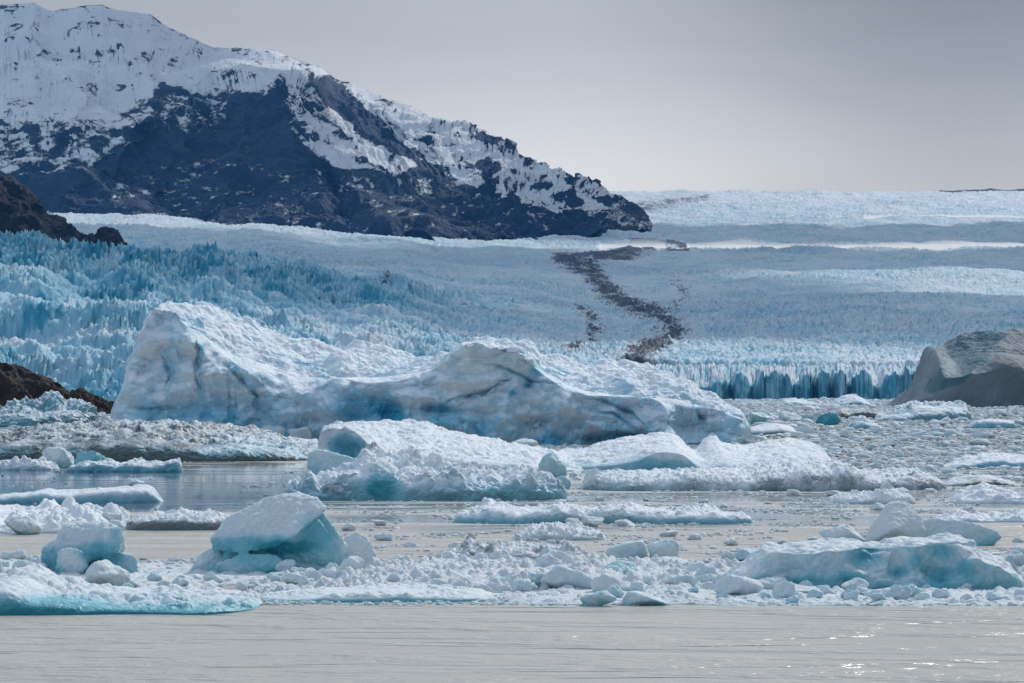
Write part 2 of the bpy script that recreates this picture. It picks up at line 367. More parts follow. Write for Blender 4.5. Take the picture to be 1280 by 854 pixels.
# ================================================================== MOUNTAIN
def build_mountain():
    nu, nv = 1150, 420
    u = np.linspace(-140, 905, nu)
    top = np.interp(u, [-140,-60,0,20,42,62,80,110,128,145,190,205,225,265,300,345,372,400,420,440,480,512,540,565,590,618,640,668,690,715,740,765,790,830,905],
                       [30, 12, 5, 4, 3, 13, 12, 7, 7, 12, 18, 30, 40, 60, 59, 63, 76, 84, 98, 103, 124, 132, 146, 152, 164, 178, 189, 203, 214, 228, 241, 250, 258, 276, 310])
    bot = np.interp(u, [-140, 0, 75, 180, 270, 400, 560, 680, 720, 760, 800, 850, 905], [262, 262, 264, 271, 281, 290, 298, 299, 292, 284, 276, 272, 292]) + 5
    Yb = np.interp(u, [-140, 0, 300, 560, 680, 760, 850, 905], [9750, 9750, 9700, 9650, 9500, 9950, 10900, 11500])
    dep = np.interp(u, [-140, 200, 420, 600, 760, 905], [4200, 4000, 3300, 2400, 900, 300])
    top = top - 1.5 * fbm2(u / 12, u * 0, 4, 1)
    nb = 60; tv = np.linspace(0, 1, nv - nb)
    U = np.repeat(u[:, None], nv - nb, 1)
    PY = bot[:, None] + (top - bot)[:, None] * tv[None]
    Y = Yb[:, None] + dep[:, None] * (tv ** 1.15)[None]
    # big forms: spurs toward the camera (negative) and corries (positive), drawn along their crest lines
    def spur(pts, w, a, sy=1.):
        d, T = poly_d(U, PY, pts, sy); return a * np.exp(-(d / w))
    R = 0
    R = R - spur([(372, 88), (378, 108), (372, 130), (392, 178), (430, 215), (470, 262), (520, 296)], 62, 900)
    R = R - spur([(372, 108), (330, 92), (270, 84), (215, 110), (160, 170), (80, 232)], 42, 500)
    R = R + spur([(420, 100), (470, 140), (530, 190)], 26, 260)
    R = R - spur([(440, 104), (500, 150), (560, 190), (640, 228), (720, 262)], 26, 320)
    R = R - spur([(545, 150), (600, 190), (640, 225), (660, 250)], 18, 160)
    R = R - spur([(0, 148), (60, 140), (140, 150), (200, 140)], 26, 330)
    R = R - spur([(20, 10), (60, 60), (110, 110), (90, 150)], 34, 300) - spur([(110, 10), (170, 60), (200, 110)], 30, 260)
    R = R + spur([(265, 66), (200, 90), (120, 120)], 26, 200)
    R = R + spur([(180, 190), (220, 260)], 34, 260) - spur([(250, 120), (210, 200), (170, 265)], 22, 260) - spur([(310, 120), (290, 200), (270, 272)], 22, 260) + spur([(420, 230), (430, 262)], 24, 420)
    R = R * sst(0, .12, 1 - tv)[None] * .9
    Y = Y + R
    X = X_(U, Y); Z = Z_(PY, Y)
    # back side
    tb = np.linspace(0, 1, nb)
    Xb = X[:, -1:] + 0 * tb; Yk = Y[:, -1:] + tb * 2500; Zb = Z[:, -1:] * (1 - .8 * tb)
    P = np.stack([np.concatenate([X, Xb], 1), np.concatenate([Y, Yk], 1), np.concatenate([Z, Zb], 1)], -1)
    N = grid_normals(P); N *= np.sign(-N[..., 1:2] + 1e-6 + 0 * N[..., 1:2])
    UU = 640 + F * P[..., 0] / P[..., 1]; PP = HOR - F * (P[..., 2] - CAMH) / P[..., 1]
    fade = np.concatenate([sst(0, .06, 1 - tv) * .9 + .1, np.full(nb, .3)])[None] * sst(880, 700, UU)
    rough = .6 + .5 * sst(520, 640, UU)
    calm = soft_poly(UU, PP, [(-200, -60), (290, 30), (390, 60), (330, 116), (208, 100), (150, 150), (-200, 160)], 14)
    D = 80 * fbm3(P, 900, 3, 3, .5, 2) + (55 * rough * fbm3(P, 330, 3, 9, .5, 2) + 13 * rough * fbm3(P, 60, 4, 19, .6, 2)) * (1 - .6 * calm)
    # gullies running down the slopes right of the snow ridge
    gu = fbm2((UU - 1.0 * PP) / 7., PP / 90, 3, 23)
    wed = soft_poly(UU, PP, [(350, 100), (420, 98), (560, 215), (520, 240), (400, 225)], 16)
    D = D * (1 - .55 * wed) + 40 * wed * gu
    P = P + N * (D * fade)[..., None]
    P[..., 2] -= (28 * fade)[...]
    N = grid_normals(P); N *= np.sign(N[..., 2:3] + 1e-9)
    nz = N[..., 2]
    P[..., 2] -= 260 * sst(800, 860, UU)
    # snow cover, following the photograph's snow line
    UU = 640 + F * P[..., 0] / P[..., 1]; PP = HOR - F * (P[..., 2] - CAMH) / P[..., 1]
    w1 = 9 * fbm2(UU / 30, PP / 30, 3, 70); u_, p_ = UU + w1, PP + 7 * fbm2(UU / 26, PP / 26, 3, 71)
    S = np.zeros_like(UU)
    S = np.maximum(S, .80 * soft_poly(u_, p_, [(-200, -60), (290, 30), (390, 70), (385, 108), (330, 116), (245, 118), (208, 105), (185, 130), (150, 150), (-200, 160)], 7))
    S = np.maximum(S, .55 * soft_poly(u_, p_, [(-200, 145), (160, 145), (205, 122), (170, 175), (110, 212), (-200, 228)], 6))
    S = np.maximum(S, .46 * soft_poly(u_, p_, [(180, 120), (300, 112), (290, 150), (240, 178), (190, 160)], 12))
    S = np.maximum(S, .82 * soft_poly(u_, p_, [(356, 106), (392, 108), (430, 150), (470, 178), (528, 206), (505, 218), (425, 212), (398, 202), (368, 165)], 4))
    S = np.maximum(S, .95 * soft_poly(u_, p_, [(380, 60), (450, 95), (560, 140), (700, 205), (765, 238), (775, 262), (700, 266), (640, 250), (575, 232), (545, 212), (500, 178), (450, 128), (420, 102), (390, 95)], 5))
    S = np.maximum(S, .42 * soft_poly(u_, p_, [(700, 225), (860, 235), (900, 275), (760, 285), (690, 270)], 8))
    S = np.maximum(S, .6 * soft_poly(u_, p_, [(725, 235), (900, 240), (900, 290), (760, 290)], 14))
    ridge_ = sst(10, 2, PP - np.interp(UU, u, top)) * sst(.0, .25, fbm2(UU / 16, PP / 10, 3, 78)); S = S - .35 * ridge_
    dk = .5 * sst(.10, .34, fbm2(UU / 26, PP / 20, 4, 75) + .12 * sst(330, 480, UU) - .04)                # outcrops
    S = S - dk * (S > .5) * (.55 + .75 * sst(520, 600, UU))
    low = soft_poly(u_, p_, [(440, 215), (560, 220), (640, 250), (720, 270), (680, 300), (400, 300), (150, 280), (120, 230), (260, 190)], 10)
    S = np.maximum(S, low * (.29 + .12 * sst(.1, .4, fbm2(UU / 14, PP / 9, 2, 77))))
    streaks = wed * .30 * gu * 2
    S = S - streaks * (S > .2)
    S = S - .45 * sst(.58, .30, nz) * sst(0, .9, S) + .06 * sst(.6, .85, nz)
    S = np.clip(S, 0, 1)
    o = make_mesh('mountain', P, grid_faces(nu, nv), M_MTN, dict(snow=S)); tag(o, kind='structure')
build_mountain()

def build_hill(name, top, Yf, depth, matl, noise, sc, n=420, m=150, seed=1, bulge=.5, snow=0.):
    px = np.linspace(top[0][0], top[-1][0], n); ty = np.interp(px, *zip(*top))
    tv = np.linspace(0, 1, m); Yc = Yf + depth * bulge
    zt = np.maximum(Z_(ty, Yc), .02 * depth)
    z = zt[:, None] * np.sin(np.clip(tv / .62, 0, 1) * PI / 2)[None] ** .85
    z = np.where(tv[None] > .62, zt[:, None] * (1 - ((tv[None] - .62) / .38) ** 1.5), z) - .02 * depth * (tv[None] < .01)
    e = np.clip(zt / zt.max(), .05, 1) ** .5
    Y = Yf + depth * (bulge * (1 - e)[:, None] + e[:, None] * np.interp(tv, [0, .62, 1], [0, bulge, 1])[None])
    P = np.stack([X_(px, Yc)[:, None] + 0 * Y, Y, z], -1)
    N = grid_normals(P); N *= np.sign(N[..., 2:3] + 1e-9)
    P = P + N * (noise * fbm3(P, sc, 6, seed, .55, 2) * sst(0, .1, tv)[None])[..., None]
    o = make_mesh(name, P, grid_faces(n, m), matl, dict(snow=np.full(P.shape[:2], snow))); return o
o = build_hill('hill', [(-240,170),(-120,190),(-40,212),(0,224),(12,227),(30,240),(45,246),(60,262),(80,280),(100,290),(120,292),(133,288),(145,292),(158,303),(168,322),(185,350)], 3900, 500, M_HEAD, 13, 70, seed=4)
tag(o, kind='structure')
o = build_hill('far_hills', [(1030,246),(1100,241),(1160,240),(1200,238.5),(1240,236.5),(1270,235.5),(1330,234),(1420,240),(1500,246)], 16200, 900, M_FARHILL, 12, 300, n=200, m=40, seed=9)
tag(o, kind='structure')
o = build_hill('rock', [(-160,430),(-60,440),(0,455),(15,457),(40,466),(60,476),(80,487),(100,497),(118,507),(128,516)], 820, 42, M_ROCK, 1.6, 9, seed=14)
recenter(o); tag(o, 'large dark brown rock outcrop sloping down into the ice at the left edge', 'rock')
o = build_hill('rock', [(84,512),(91,490),(100,487),(112,491),(128,499),(142,505),(152,510),(158,517)], 800, 18, M_ROCK, .9, 5, seed=15, n=260, m=100)
recenter(o); tag(o, 'smaller dark rock hump between the brown outcrop and the huge iceberg', 'rock')

# ================================================================== WATER
def build_water():
    m, nt = mat('lake_water'); b = NB(nt)
    geo = b.n('ShaderNodeNewGeometry').outputs['Position']; sp = b.n('ShaderNodeSeparateXYZ'); b.l(geo, sp.inputs[0])
    X, Y = sp.outputs[0], sp.outputs[1]
    Yn = b.m('ADD', Y, b.m('MULTIPLY', b.m('SUBTRACT', b.noise(b.co((.06, .05, 1)), 1., 3, .6), .5), 60.))
    rough = b.ramp(Yn, 138, 118)                               # ruffled near water, calm leads between the floes
    r0 = b.noise(b.co((.6, .8, 1.)), .6, 4, .6, .2); r1 = b.noise(b.co((.75, 1., 1.)), 1.9, 4, .6, .2); r2 = b.noise(b.co((.6, 1., 1)), 6., 3, .6)
    gust = b.ramp(b.noise(b.co((.10, .35, 1)), 1., 4, .6, .4), .38, .62, .15, 1.3)
    amp = b.m('ADD', b.m('MULTIPLY', b.m('MULTIPLY', rough, gust), .65), .010)
    h = b.m('ADD', b.m('ADD', b.m('MULTIPLY', r0, 1.2), b.m('MULTIPLY', r1, .55)), b.m('MULTIPLY', r2, .03))
    bp = b.n('ShaderNodeBump'); b.l(b.m('MULTIPLY', h, amp), bp.inputs['Height']); bp.inputs['Distance'].default_value = .42
    sl = b.noise(b.co((.035, .22, 1)), 1., 8, .68, .3)
    slush = b.m('MULTIPLY', b.ramp(sl, .52, .60), b.ramp(Y, 81, 88))
    grain = b.noise(b.co((1, 1.5, 1)), 5., 6, .75)
    slush = b.m('MULTIPLY', slush, b.ramp(grain, .34, .46))
    lead = b.m('MULTIPLY', b.m('MULTIPLY', b.ramp(Y, 140, 150), b.ramp(Y, 235, 215)), b.ramp(X, -6, -14))    # open lead on the left
    slush = b.m('MULTIPLY', slush, b.m('SUBTRACT', 1., b.m('MULTIPLY', lead, .92)))
    c = b.mix(lead, (.50, .47, .42), (.06, .10, .15)); c = b.mix(slush, c, (.64, .64, .62))  # lead's dark blue: reflected hillside put into the water colour
    bp2 = b.bump(b.m('MULTIPLY', grain, slush), .12, 1., bp.outputs[0])
    ro = b.m('ADD', b.m('ADD', b.m('MULTIPLY', slush, .5), .05), b.m('MULTIPLY', rough, .22))
    b.out(b.princ(Base_Color=c, Roughness=ro, Normal=bp2, IOR=1.33).outputs[0])
    V = np.array([(-14000, -200, 0), (14000, -200, 0), (14000, 19000, 0), (-14000, 19000, 0)], f32)
    o = make_mesh('water', V, np.array([[0, 1, 2, 3]]), m); tag(o, kind='structure')
build_water()

# ================================================================== ICEBERGS AND FLOES
def floe(top, base, depth, label=None, cat='ice floe', group=None, lip=.6, crest=.6, cliff=.05, amp=.12, sc=1., mode=1, n=260, m=110, seed=0, mt=None,
         blue=.25, waterblue=.5, dirt_shade=0., relief=None, cave=None, paint=None, name='ice_floe', jag=.02, tdirt=0., octv=5, flut=0., lump=0., lsc=1., facea=.4):
    """A floating body of ice. top: its skyline [(px,py)]; base: py of its front waterline; depth: metres front to back."""
    Y0 = Yw(base) if base > HOR + 2 else base
    px = np.linspace(top[0][0], top[-1][0], n); s = np.linspace(-1, 1, n)
    ty = np.interp(px, *zip(*top))
    k = max(3, n // 60) | 1
    ty = np.convolve(np.pad(ty, k // 2, 'edge'), np.ones(k) / k, 'valid')
    e = np.clip(1 - np.abs(s) ** 5, 0, 1) ** .5 * .92 + .08
    sx = X_(px, Y0)
    Yf = Y0 + (1 - e) * depth * .4 + depth * .16 * fbm2(sx / (depth * .9 + 1), sx * 0 + seed, 4, seed)
    Yc = Yf + crest * depth * e
    zt = np.maximum(Z_(ty, Yc), .02); H = zt.max()
    lipv = lip(px) if callable(lip) else lip
    zl = zt * np.clip(lipv * (1 + .5 * fbm2(sx / (H * 2.5 + .3), sx * 0 + 3, 3, seed + 5)), .05, .98)
    # section: [below water, waterline, face, lip, top ... crest, back]
    tv = np.linspace(0, 1, m); a, c = .42, .84
    def sec(z1, z2):      # piecewise height and depth along the section
        t1 = np.clip(tv / a, 0, 1)[None]; t2 = np.clip((tv - a) / (c - a), 0, 1)[None]; t3 = np.clip((tv - c) / (1 - c), 0, 1)[None]
        zf = z1[:, None] * (np.sin(t1 * PI / 2) ** .9)
        z = zf + (z2 - z1)[:, None] * (t2 ** .8)
        z = z * (1 - t3 ** 2) - .25 * H * t3 - .12 * H * (t1 < .001)
        return z, t1, t2, t3
    z, t1, t2, t3 = sec(zl, zt)
    cw = (cliff(px)[:, None] if callable(cliff) else cliff) * depth
    Y = Yf[:, None] + e[:, None] * (cw * t1 ** 2.2 + (crest * depth - cw) * t2 + (1 - crest) * depth * t3)
    xg = (px - 640)[:, None] / F * (Y0 + crest * depth * .8) + 0 * Y
    P = np.stack([xg, Y, z], -1)
    U = 640 + F * P[..., 0] / P[..., 1]; V = HOR - F * (P[..., 2] - CAMH) / P[..., 1]
    if relief is not None:
        P[..., 1] += relief(U, V) * (1 - t3)
        P[..., 1] = np.maximum.accumulate(P[..., 1], 1) + .002 * depth * tv[None]
    if cave is not None: P[..., 1] += cave(U, V) * (1 - t3)
    N = grid_normals(P); N *= np.where((N[..., 2:3] < 0) & (t3[..., None] <= 0), -1, 1)
    inner = sst(0, .08, 1 - np.abs(s))[:, None]
    A = amp * H
    D = A * fbm3(P, sc, octv, seed + 20, .52, mode) * (facea + (1 - facea) * (t1 > .9))
    if flut: D = D + flut * fbm2(P[..., 0] / (sc * .5), P[..., 2] / (sc * 3) + P[..., 1] / sc * .3, 3, seed + 8) * (1 - t2)
    LZ = 0
    if lump:
        xx_ = P[..., 0] / lsc; yy_ = P[..., 1] / lsc * .8
        lpatch = sst(-.25, .25, fbm2(xx_ / 4, yy_ / 4, 3, seed + 2)) * .9 + .2
        for q, (sc_, am_) in enumerate(((1., 1.), (.5, .55))):
            g1, g2, gi = worley(xx_ / sc_, yy_ / sc_, seed + q * 7)
            LZ = LZ + min(lump * H, .34 * lsc) * am_ * np.clip(1 - (g1 / (.35 + .4 * gi)) ** 2, 0, 1) * (.4 + gi) * (gi > .3) * sst(.5, 1, t1) * (1 - t3) * lpatch
    D = D * (.35 + .65 * inner)
    P = P + N * D[..., None]
    P[..., 2] += LZ * inner
    P[..., 2] = np.maximum(P[..., 2], -.4 * H - .1)
    if jag: P[..., 2] += (jag * H * fbm2(P[..., 0] / (sc * .45), P[..., 1] / (sc * .45), 3, seed + 40) * (t2 > .02) * (1 - t3) * inner)
    z = P[..., 2]
    nn = fbm3(P, sc * 1.8, 3, seed + 60)
    N2 = grid_normals(P); st = sst(.8, .3, np.abs(N2[..., 2]))
    B = blue * (st * .9 + .2) + waterblue * np.exp(-np.maximum(z, 0) / (H * .30)) * (1 - t2) + .3 * blue * nn
    Dd = dirt_shade * (st + .15) * (1 + .6 * nn) + tdirt * (1 + nn)  # silt, plus shade painted on the steep front edges
    if paint is not None:
        U = 640 + F * P[..., 0] / P[..., 1]; V = HOR - F * (P[..., 2] - CAMH) / P[..., 1]
        wob = fbm3(P, sc * 1.2, 3, seed + 70) * 8
        B, Dd = paint(U + wob, V + wob * .6, B, Dd)
    o = make_mesh(name, P, grid_faces(n, m), mt or M_FLOE, dict(blue=np.clip(B, 0, 1), dirt_shade=np.clip(Dd, 0, 1)))
    recenter(o)
    if label: tag(o, label, cat, group)
    return o
def blob(U, V, x, y, rx, ry, p=2.): return np.exp(-(((U - x) / rx) ** 2 + ((V - y) / ry) ** 2) ** (p / 2))
def bump_r(U, V, pts, w, a, sy=1., p=1.):
    d, T = poly_d(U, V, pts, sy); return a * np.exp(-(d / w) ** p)

# ---- the huge iceberg
TOP1 = [(146,534),(152,520),(160,500),(169,478),(178,455),(187,430),(196,405),(204,391),(213,383),(224,379),(245,383),(272,388),(300,398),(330,412),(365,425),(400,434),(424,434),(440,432),(480,437),(520,444),(550,450),(564,444),(580,436),(600,430),(640,431),(668,438),(700,446),(720,452),(735,455),(770,452),(800,457),(830,463),(862,478),(885,490),(910,502),(922,511),(930,528),(936,548)]
def rel1(U, V):
    R = 0
    R = R - bump_r(U, V, [(222, 380), (232, 430), (250, 480), (262, 540)], 34, 8)          # prow of the left peak
    R = R - bump_r(U, V, [(430, 455), (415, 485), (380, 520), (352, 548)], 20, 5)          # rib running down to the left of the alcove
    R = R - bump_r(U, V, [(436, 478), (480, 482), (512, 486)], 12, 3)                       # brow over the alcove
    R = R - 9 * blob(U, V, 590, 500, 85, 90, 3)                                           # dome
    R = R - bump_r(U, V, [(590, 432), (650, 440), (705, 460), (738, 462), (790, 480), (822, 520), (838, 560)], 26, 6)
    R = R + 8 * blob(U, V, 690, 452, 34, 14, 2) + 6 * blob(U, V, 655, 490, 30, 14)
    R = R - bump_r(U, V, [(540, 520), (600, 495), (650, 470)], 16, 3)
    R = R - 7 * blob(U, V, 735, 520, 62, 22, 3)
    R = R - bump_r(U, V, [(842, 475), (880, 505), (925, 545)], 26, 7) + 4 * blob(U, V, 850, 520, 18, 30)
    R = R + bump_r(U, V, [(288, 512), (296, 550)], 6, 1.6) + bump_r(U, V, [(335, 535), (330, 560)], 5, 1.2) + bump_r(U, V, [(370, 540), (362, 560)], 5, 1.2)
    R = R - bump_r(U, V, [(290, 450), (320, 470), (335, 500)], 14, 3)
    return R
def cave1(U, V):
    R = 2.0 * blob(U, V, 458, 512, 30, 19, 4) + 2.2 * blob(U, V, 490, 514, 14, 20, 3) + 2.5 * blob(U, V, 775, 549, 44, 8, 3)
    R = R + .7 * blob(U, V, 642, 492, 6, 4) + .7 * blob(U, V, 661, 482, 5, 4) + 1.5 * blob(U, V, 560, 512, 40, 5)
    for c_ in CRACKS:
        w_ = 5 * fbm2(U / 14, V / 14, 3, 33); d_, t_ = poly_d(U + w_, V + w_, c_); R = R + .9 * np.exp(-(d_ / 2.2) ** 2) * np.sin(t_ * PI)
    fl = sst(-.05, .35, fbm2(U / 60, V / 60, 2, 13))
    R = R + .8 * fbm2(U / 10 + V / 40, V / 30, 3, 12) * sst(480, 530, V) * fl + 2.6 * fbm2(U / 50, V / 44, 4, 19, .36) * sst(385, 410, V) - 1.6 * fbm2(U / 24, V / 20, 2, 29, .4)
    return R
CRACKS = [[(545, 508), (575, 498), (600, 492), (628, 478), (648, 470)], [(240, 402), (252, 430), (247, 470), (256, 508)], [(162, 508), (190, 512), (222, 507)], [(352, 436), (372, 452), (398, 462), (420, 470)],
          [(590, 452), (632, 462), (668, 478), (702, 482)], [(716, 492), (752, 500), (790, 516), (812, 538)], [(282, 452), (300, 468), (318, 492), (322, 520)], [(848, 490), (868, 506), (880, 532)], [(735, 512), (770, 520), (800, 540)], [(196, 430), (212, 462), (208, 500)]]
def pt1(U, V, B, D):
    for c_ in CRACKS:
        d_, t_ = poly_d(U, V, c_); B = B + .38 * np.exp(-(d_ / 2.6) ** 2) * np.sin(np.clip(t_, 0.04, .96) * PI)
    B = B + .5 * blob(U, V, 452, 512, 34, 22, 4) + .75 * blob(U, V, 488, 515, 12, 16) + .35 * blob(U, V, 500, 525, 10, 16)
    B = B + .7 * blob(U, V, 289, 525, 6, 14) + .55 * blob(U, V, 318, 540, 16, 12) + .45 * blob(U, V, 250, 520, 40, 14) + .5 * blob(U, V, 350, 545, 28, 12)
    B = B + .9 * blob(U, V, 642, 492, 5, 3.5) + .8 * blob(U, V, 661, 482, 4.5, 3.5) + .5 * blob(U, V, 672, 466, 9, 7) + .5 * blob(U, V, 702, 466, 8, 3)
    B = B + .6 * blob(U, V, 545, 512, 20, 6) + .55 * blob(U, V, 603, 535, 12, 10) + .5 * blob(U, V, 560, 525, 30, 12) + .5 * blob(U, V, 790, 548, 50, 9) + .6 * blob(U, V, 690, 555, 14, 12)
    B = B + .18 * blob(U, V, 215, 440, 12, 40) + .3 * blob(U, V, 241, 402, 12, 9) + .25 * blob(U, V, 295, 455, 14, 10)
    B = B + .22 * blob(U, V, 180, 520, 26, 16) 
    return B, D
M_BIG = ice_material('iceberg_ice', 3.0, bumpd=1.1, snow=(.76, .81, .86), blue=(.32, .58, .73), deep=(.09, .42, .62), sss=.5)
BIG = floe(TOP1, 556, 40, 'huge white iceberg with a steep left peak, rounded dome and blue alcove, largest of all', 'iceberg', lip=lambda p: np.interp(p, [150, 215, 240, 300, 420, 520, 590, 660, 720, 800, 860, 930], [.9, .92, .80, .62, .62, .72, .92, .86, .78, .68, .62, .6]),
     crest=.62, cliff=lambda p: np.interp(p, [150, 215, 300, 420, 520, 600, 700, 800, 930], [.12, .11, .15, .19, .18, .14, .16, .17, .18]), cave=cave1, amp=.05, sc=6.5, mode=1, facea=.24, n=1150, m=420, seed=3, mt=M_BIG, blue=.26, waterblue=.28, relief=rel1, paint=pt1, name='iceberg', jag=.028, octv=7)

# ---- dark iceberg at the right edge
def rel2(U, V):
    R = -bump_r(U, V, [(1256, 410), (1235, 440), (1195, 480), (1165, 510)], 40, 16)
    R = R + 12 * blob(U, V, 1205, 445, 34, 26, 3) - bump_r(U, V, [(1165, 432), (1160, 470), (1130, 505)], 14, 12)
    return R
def pt2(U, V, B, D):
    t = soft_poly(U, V, [(1180, 440), (1205, 414), (1256, 408), (1240, 440), (1205, 478), (1170, 492), (1155, 490)], 4)
    B = B * (1 - t) * .5 + .72 * t; D = D * (1 - .55 * t)
    g = soft_poly(U, V, [(1262, 405), (1450, 405), (1450, 520), (1165, 520), (1205, 482), (1240, 445)], 5)
    D = D + .16 * g * (1 + .5 * fbm2((U + V) / 9, (U - V) / 40, 3, 4)); B = B * (1 - g) + .1 * g
    w = soft_poly(U, V, [(1130, 510), (1148, 470), (1152, 430), (1180, 435), (1165, 480), (1190, 485), (1150, 515)], 4)
    return B, D - .2 * w
M_BERG2 = ice_material('silty_ice', 4., wetspec=False, snow=(.24, .295, .335), blue=(.09, .18, .225), deep=(.04, .12, .16))
floe([(1094,511),(1112,507),(1126,494),(1140,480),(1149,466),(1153,442),(1158,433),(1166,434),(1178,434),(1188,427),(1205,418),(1230,414),(1262,412),(1300,409),(1345,420),(1400,465),(1440,500)], 509, 90,
     'large smooth grey iceberg with a dark teal band, cut off by the right edge', 'iceberg', lip=lambda p: np.interp(p, [1118, 1150, 1200, 1440], [.5, .85, .8, .75]), crest=.6, cliff=.3, amp=.05, sc=16, mode=0, octv=7, n=520, m=260, seed=8, mt=M_BERG2,
     blue=.1, waterblue=.1, dirt_shade=.16, tdirt=.3, relief=rel2, paint=pt2, name='iceberg', jag=.01)

# ---- middle ground
floe([(402,592),(403,560),(404,545),(408,534),(420,529),(450,527),(500,526),(532,527),(545,533),(560,538),(600,545),(640,554),(690,561),(715,575),(735,590)], 590, 22,
     'white dimpled berg with a hollowed shadowed left face, before the huge iceberg', 'iceberg', name='iceberg', lip=lambda p: np.interp(p, [402, 440, 470, 500, 735], [.93, .9, .6, .45, .3]), crest=.75, cliff=.1, amp=.05, sc=1.6, n=620, m=200, seed=31,
     relief=lambda U, V: 2.5 * blob(U, V, 430, 560, 26, 16, 4) - bump_r(U, V, [(408, 532), (440, 545), (462, 556), (466, 580)], 7, 2.5), blue=.12, waterblue=.25,
     paint=lambda U, V, B, D: (B + .75 * blob(U, V, 432, 560, 26, 16, 4) + .5 * blob(U, V, 440, 572, 8, 6), D + .15 * blob(U, V, 432, 560, 26, 16, 4)), jag=.04)  # hollow's shade painted in as deeper blue and grey
floe([(672,592),(690,570),(700,562),(730,560),(760,551),(790,545),(815,542),(836,541),(850,546),(862,560),(870,562),(885,548),(894,546),(905,553),(935,556),(965,550),(985,547),(1010,550),(1024,556),(1034,566),(1042,584)], 588, 20,
     'broad white snow covered berg with a wedge shaped hump and shadowed blue foot', 'iceberg', name='iceberg', lip=lambda p: np.interp(p, [672, 760, 840, 870, 1042], [.25, .35, .55, .3, .3]), crest=.8, cliff=.12, amp=.06, sc=1.8, n=620, m=180, seed=32,
     relief=lambda U, V: -bump_r(U, V, [(745, 560), (800, 560), (850, 575)], 16, 2.), blue=.12, waterblue=.4, paint=lambda U, V, B, D: (B + .35 * blob(U, V, 820, 580, 40, 8), D), jag=.04)
floe([(358,612),(361,600),(375,598),(400,595),(430,590),(446,575),(455,566),(470,562),(485,566),(500,574),(520,578),(545,572),(580,584),(620,590),(655,586),(672,590),(700,604),(707,616)], 626, 9,
     'lumpy white floe with teal waterline and dark shaded edge, before the hollowed berg', lip=lambda p: np.interp(p, [358, 430, 470, 520, 707], [.5, .55, .62, .5, .5]), crest=.7, cliff=.08, amp=.14, sc=1.7, n=620, m=200, seed=33, blue=.2, waterblue=.55, dirt_shade=.25,
     paint=lambda U, V, B, D: (B + .7 * blob(U, V, 476, 608, 20, 16, 3) + .2 * blob(U, V, 640, 615, 60, 8), np.maximum(D - .4 * blob(U, V, 476, 600, 30, 22), 0) + .45 * blob(U, V, 420, 612, 24, 8) + .3 * blob(U, V, 570, 618, 90, 7)), lump=.16, lsc=1.3, octv=4)  # foot of the floe darkened, its shade put into the colour
floe([(722,612),(732,600),(742,592),(765,590),(800,589),(850,588),(890,586),(925,583),(955,578),(985,577),(1015,579),(1040,577),(1060,582),(1078,590),(1095,588),(1120,586),(1145,588),(1160,595),(1172,607)], 614, 14,
     'long low grey floe with a ribbed silty cliff edge, above the dark open water', lip=.86, crest=.8, cliff=.1, amp=.10, sc=.8, n=800, m=170, seed=34, blue=.12, waterblue=.25, dirt_shade=.46, tdirt=.06, flut=.14, lump=.06, lsc=.8, octv=6,
     paint=lambda U, V, B, D: (B + .1 * sst(930, 800, U), D * (.7 + .3 * sst(900, 980, U))))
floe([(-60,548),(-20,540),(20,538),(60,532),(110,530),(150,528),(200,529),(260,531),(300,534),(340,543),(370,552),(392,562),(404,574)], 577, 24,
     'broad dark floe with crusted wet top and shadowed teal front, below the brown rocks', lip=lambda p: np.interp(p, [-60, 100, 200, 300, 404], [.55, .62, .62, .5, .6]), crest=.85, cliff=.22, amp=.11, sc=1.6, n=760, m=220, seed=35, blue=.6, waterblue=.60, dirt_shade=.6, tdirt=.40, jag=.01, lump=.07, lsc=1.8, octv=6,
     paint=lambda U, V, B, D: (B + .3 * blob(U, V, 170, 570, 70, 9, 3) + .3 * blob(U, V, 20, 570, 50, 10), D - .4 * blob(U, V, 340, 555, 70, 14, 3) + .18 * blob(U, V, 100, 555, 130, 10, 3)))
floe([(-50,540),(-20,524),(0,520),(20,512),(40,505),(55,500),(70,503),(90,502),(105,506),(116,515),(122,530)], 534, 26,
     'jumbled pile of dark teal ice blocks directly below the brown rock outcrop', 'iceberg', name='iceberg', lip=.7, crest=.6, cliff=.25, amp=.30, sc=3.6, mode=2, n=360, m=140, seed=36, blue=.6, waterblue=.2, dirt_shade=.35, tdirt=.1, jag=.05, lump=.2, lsc=5, mt=M_FARICE)
floe([(-50,582),(-10,578),(20,577),(50,574),(62,578),(76,586)], 588, 5, 'low white rubble floe at the left edge, beside the teal blocks', lip=.6, crest=.7, amp=.3, sc=.8, n=260, m=90, seed=37, blue=.15, waterblue=.3, lump=.4, lsc=.8)
floe([(84,590),(92,582),(110,579),(128,576),(150,580),(170,577),(195,579),(226,575),(230,588)], 590, 5, 'pale teal flat floe with a square right end, left of the open blue water', lip=.75, crest=.6, amp=.2, sc=.9, n=300, m=90, seed=38, blue=.45, waterblue=.4, lump=.2, lsc=.9)
floe([(-60,624),(-20,622),(0,619),(40,615),(60,611),(90,613),(120,611),(150,608),(175,606),(190,609),(198,618),(206,629)], 629, 5.5, 'long smooth pale floe with a small rounded knob near its right end', lip=.85, crest=.6, cliff=.1, amp=.08, sc=1.2, n=420, m=110, seed=39, blue=.3, waterblue=.4, jag=.06)
floe([(-60,640),(-20,634),(0,633),(30,636),(60,632),(90,637),(120,635),(145,640),(160,650),(170,664)], 667, 11, 'heaped white brash floe at the left edge, left of the dark bellied floe', lip=.35, crest=.8, cliff=.05, amp=.16, sc=.9, n=460, m=150, seed=40, blue=.1, waterblue=.2, lump=.38, lsc=.75)
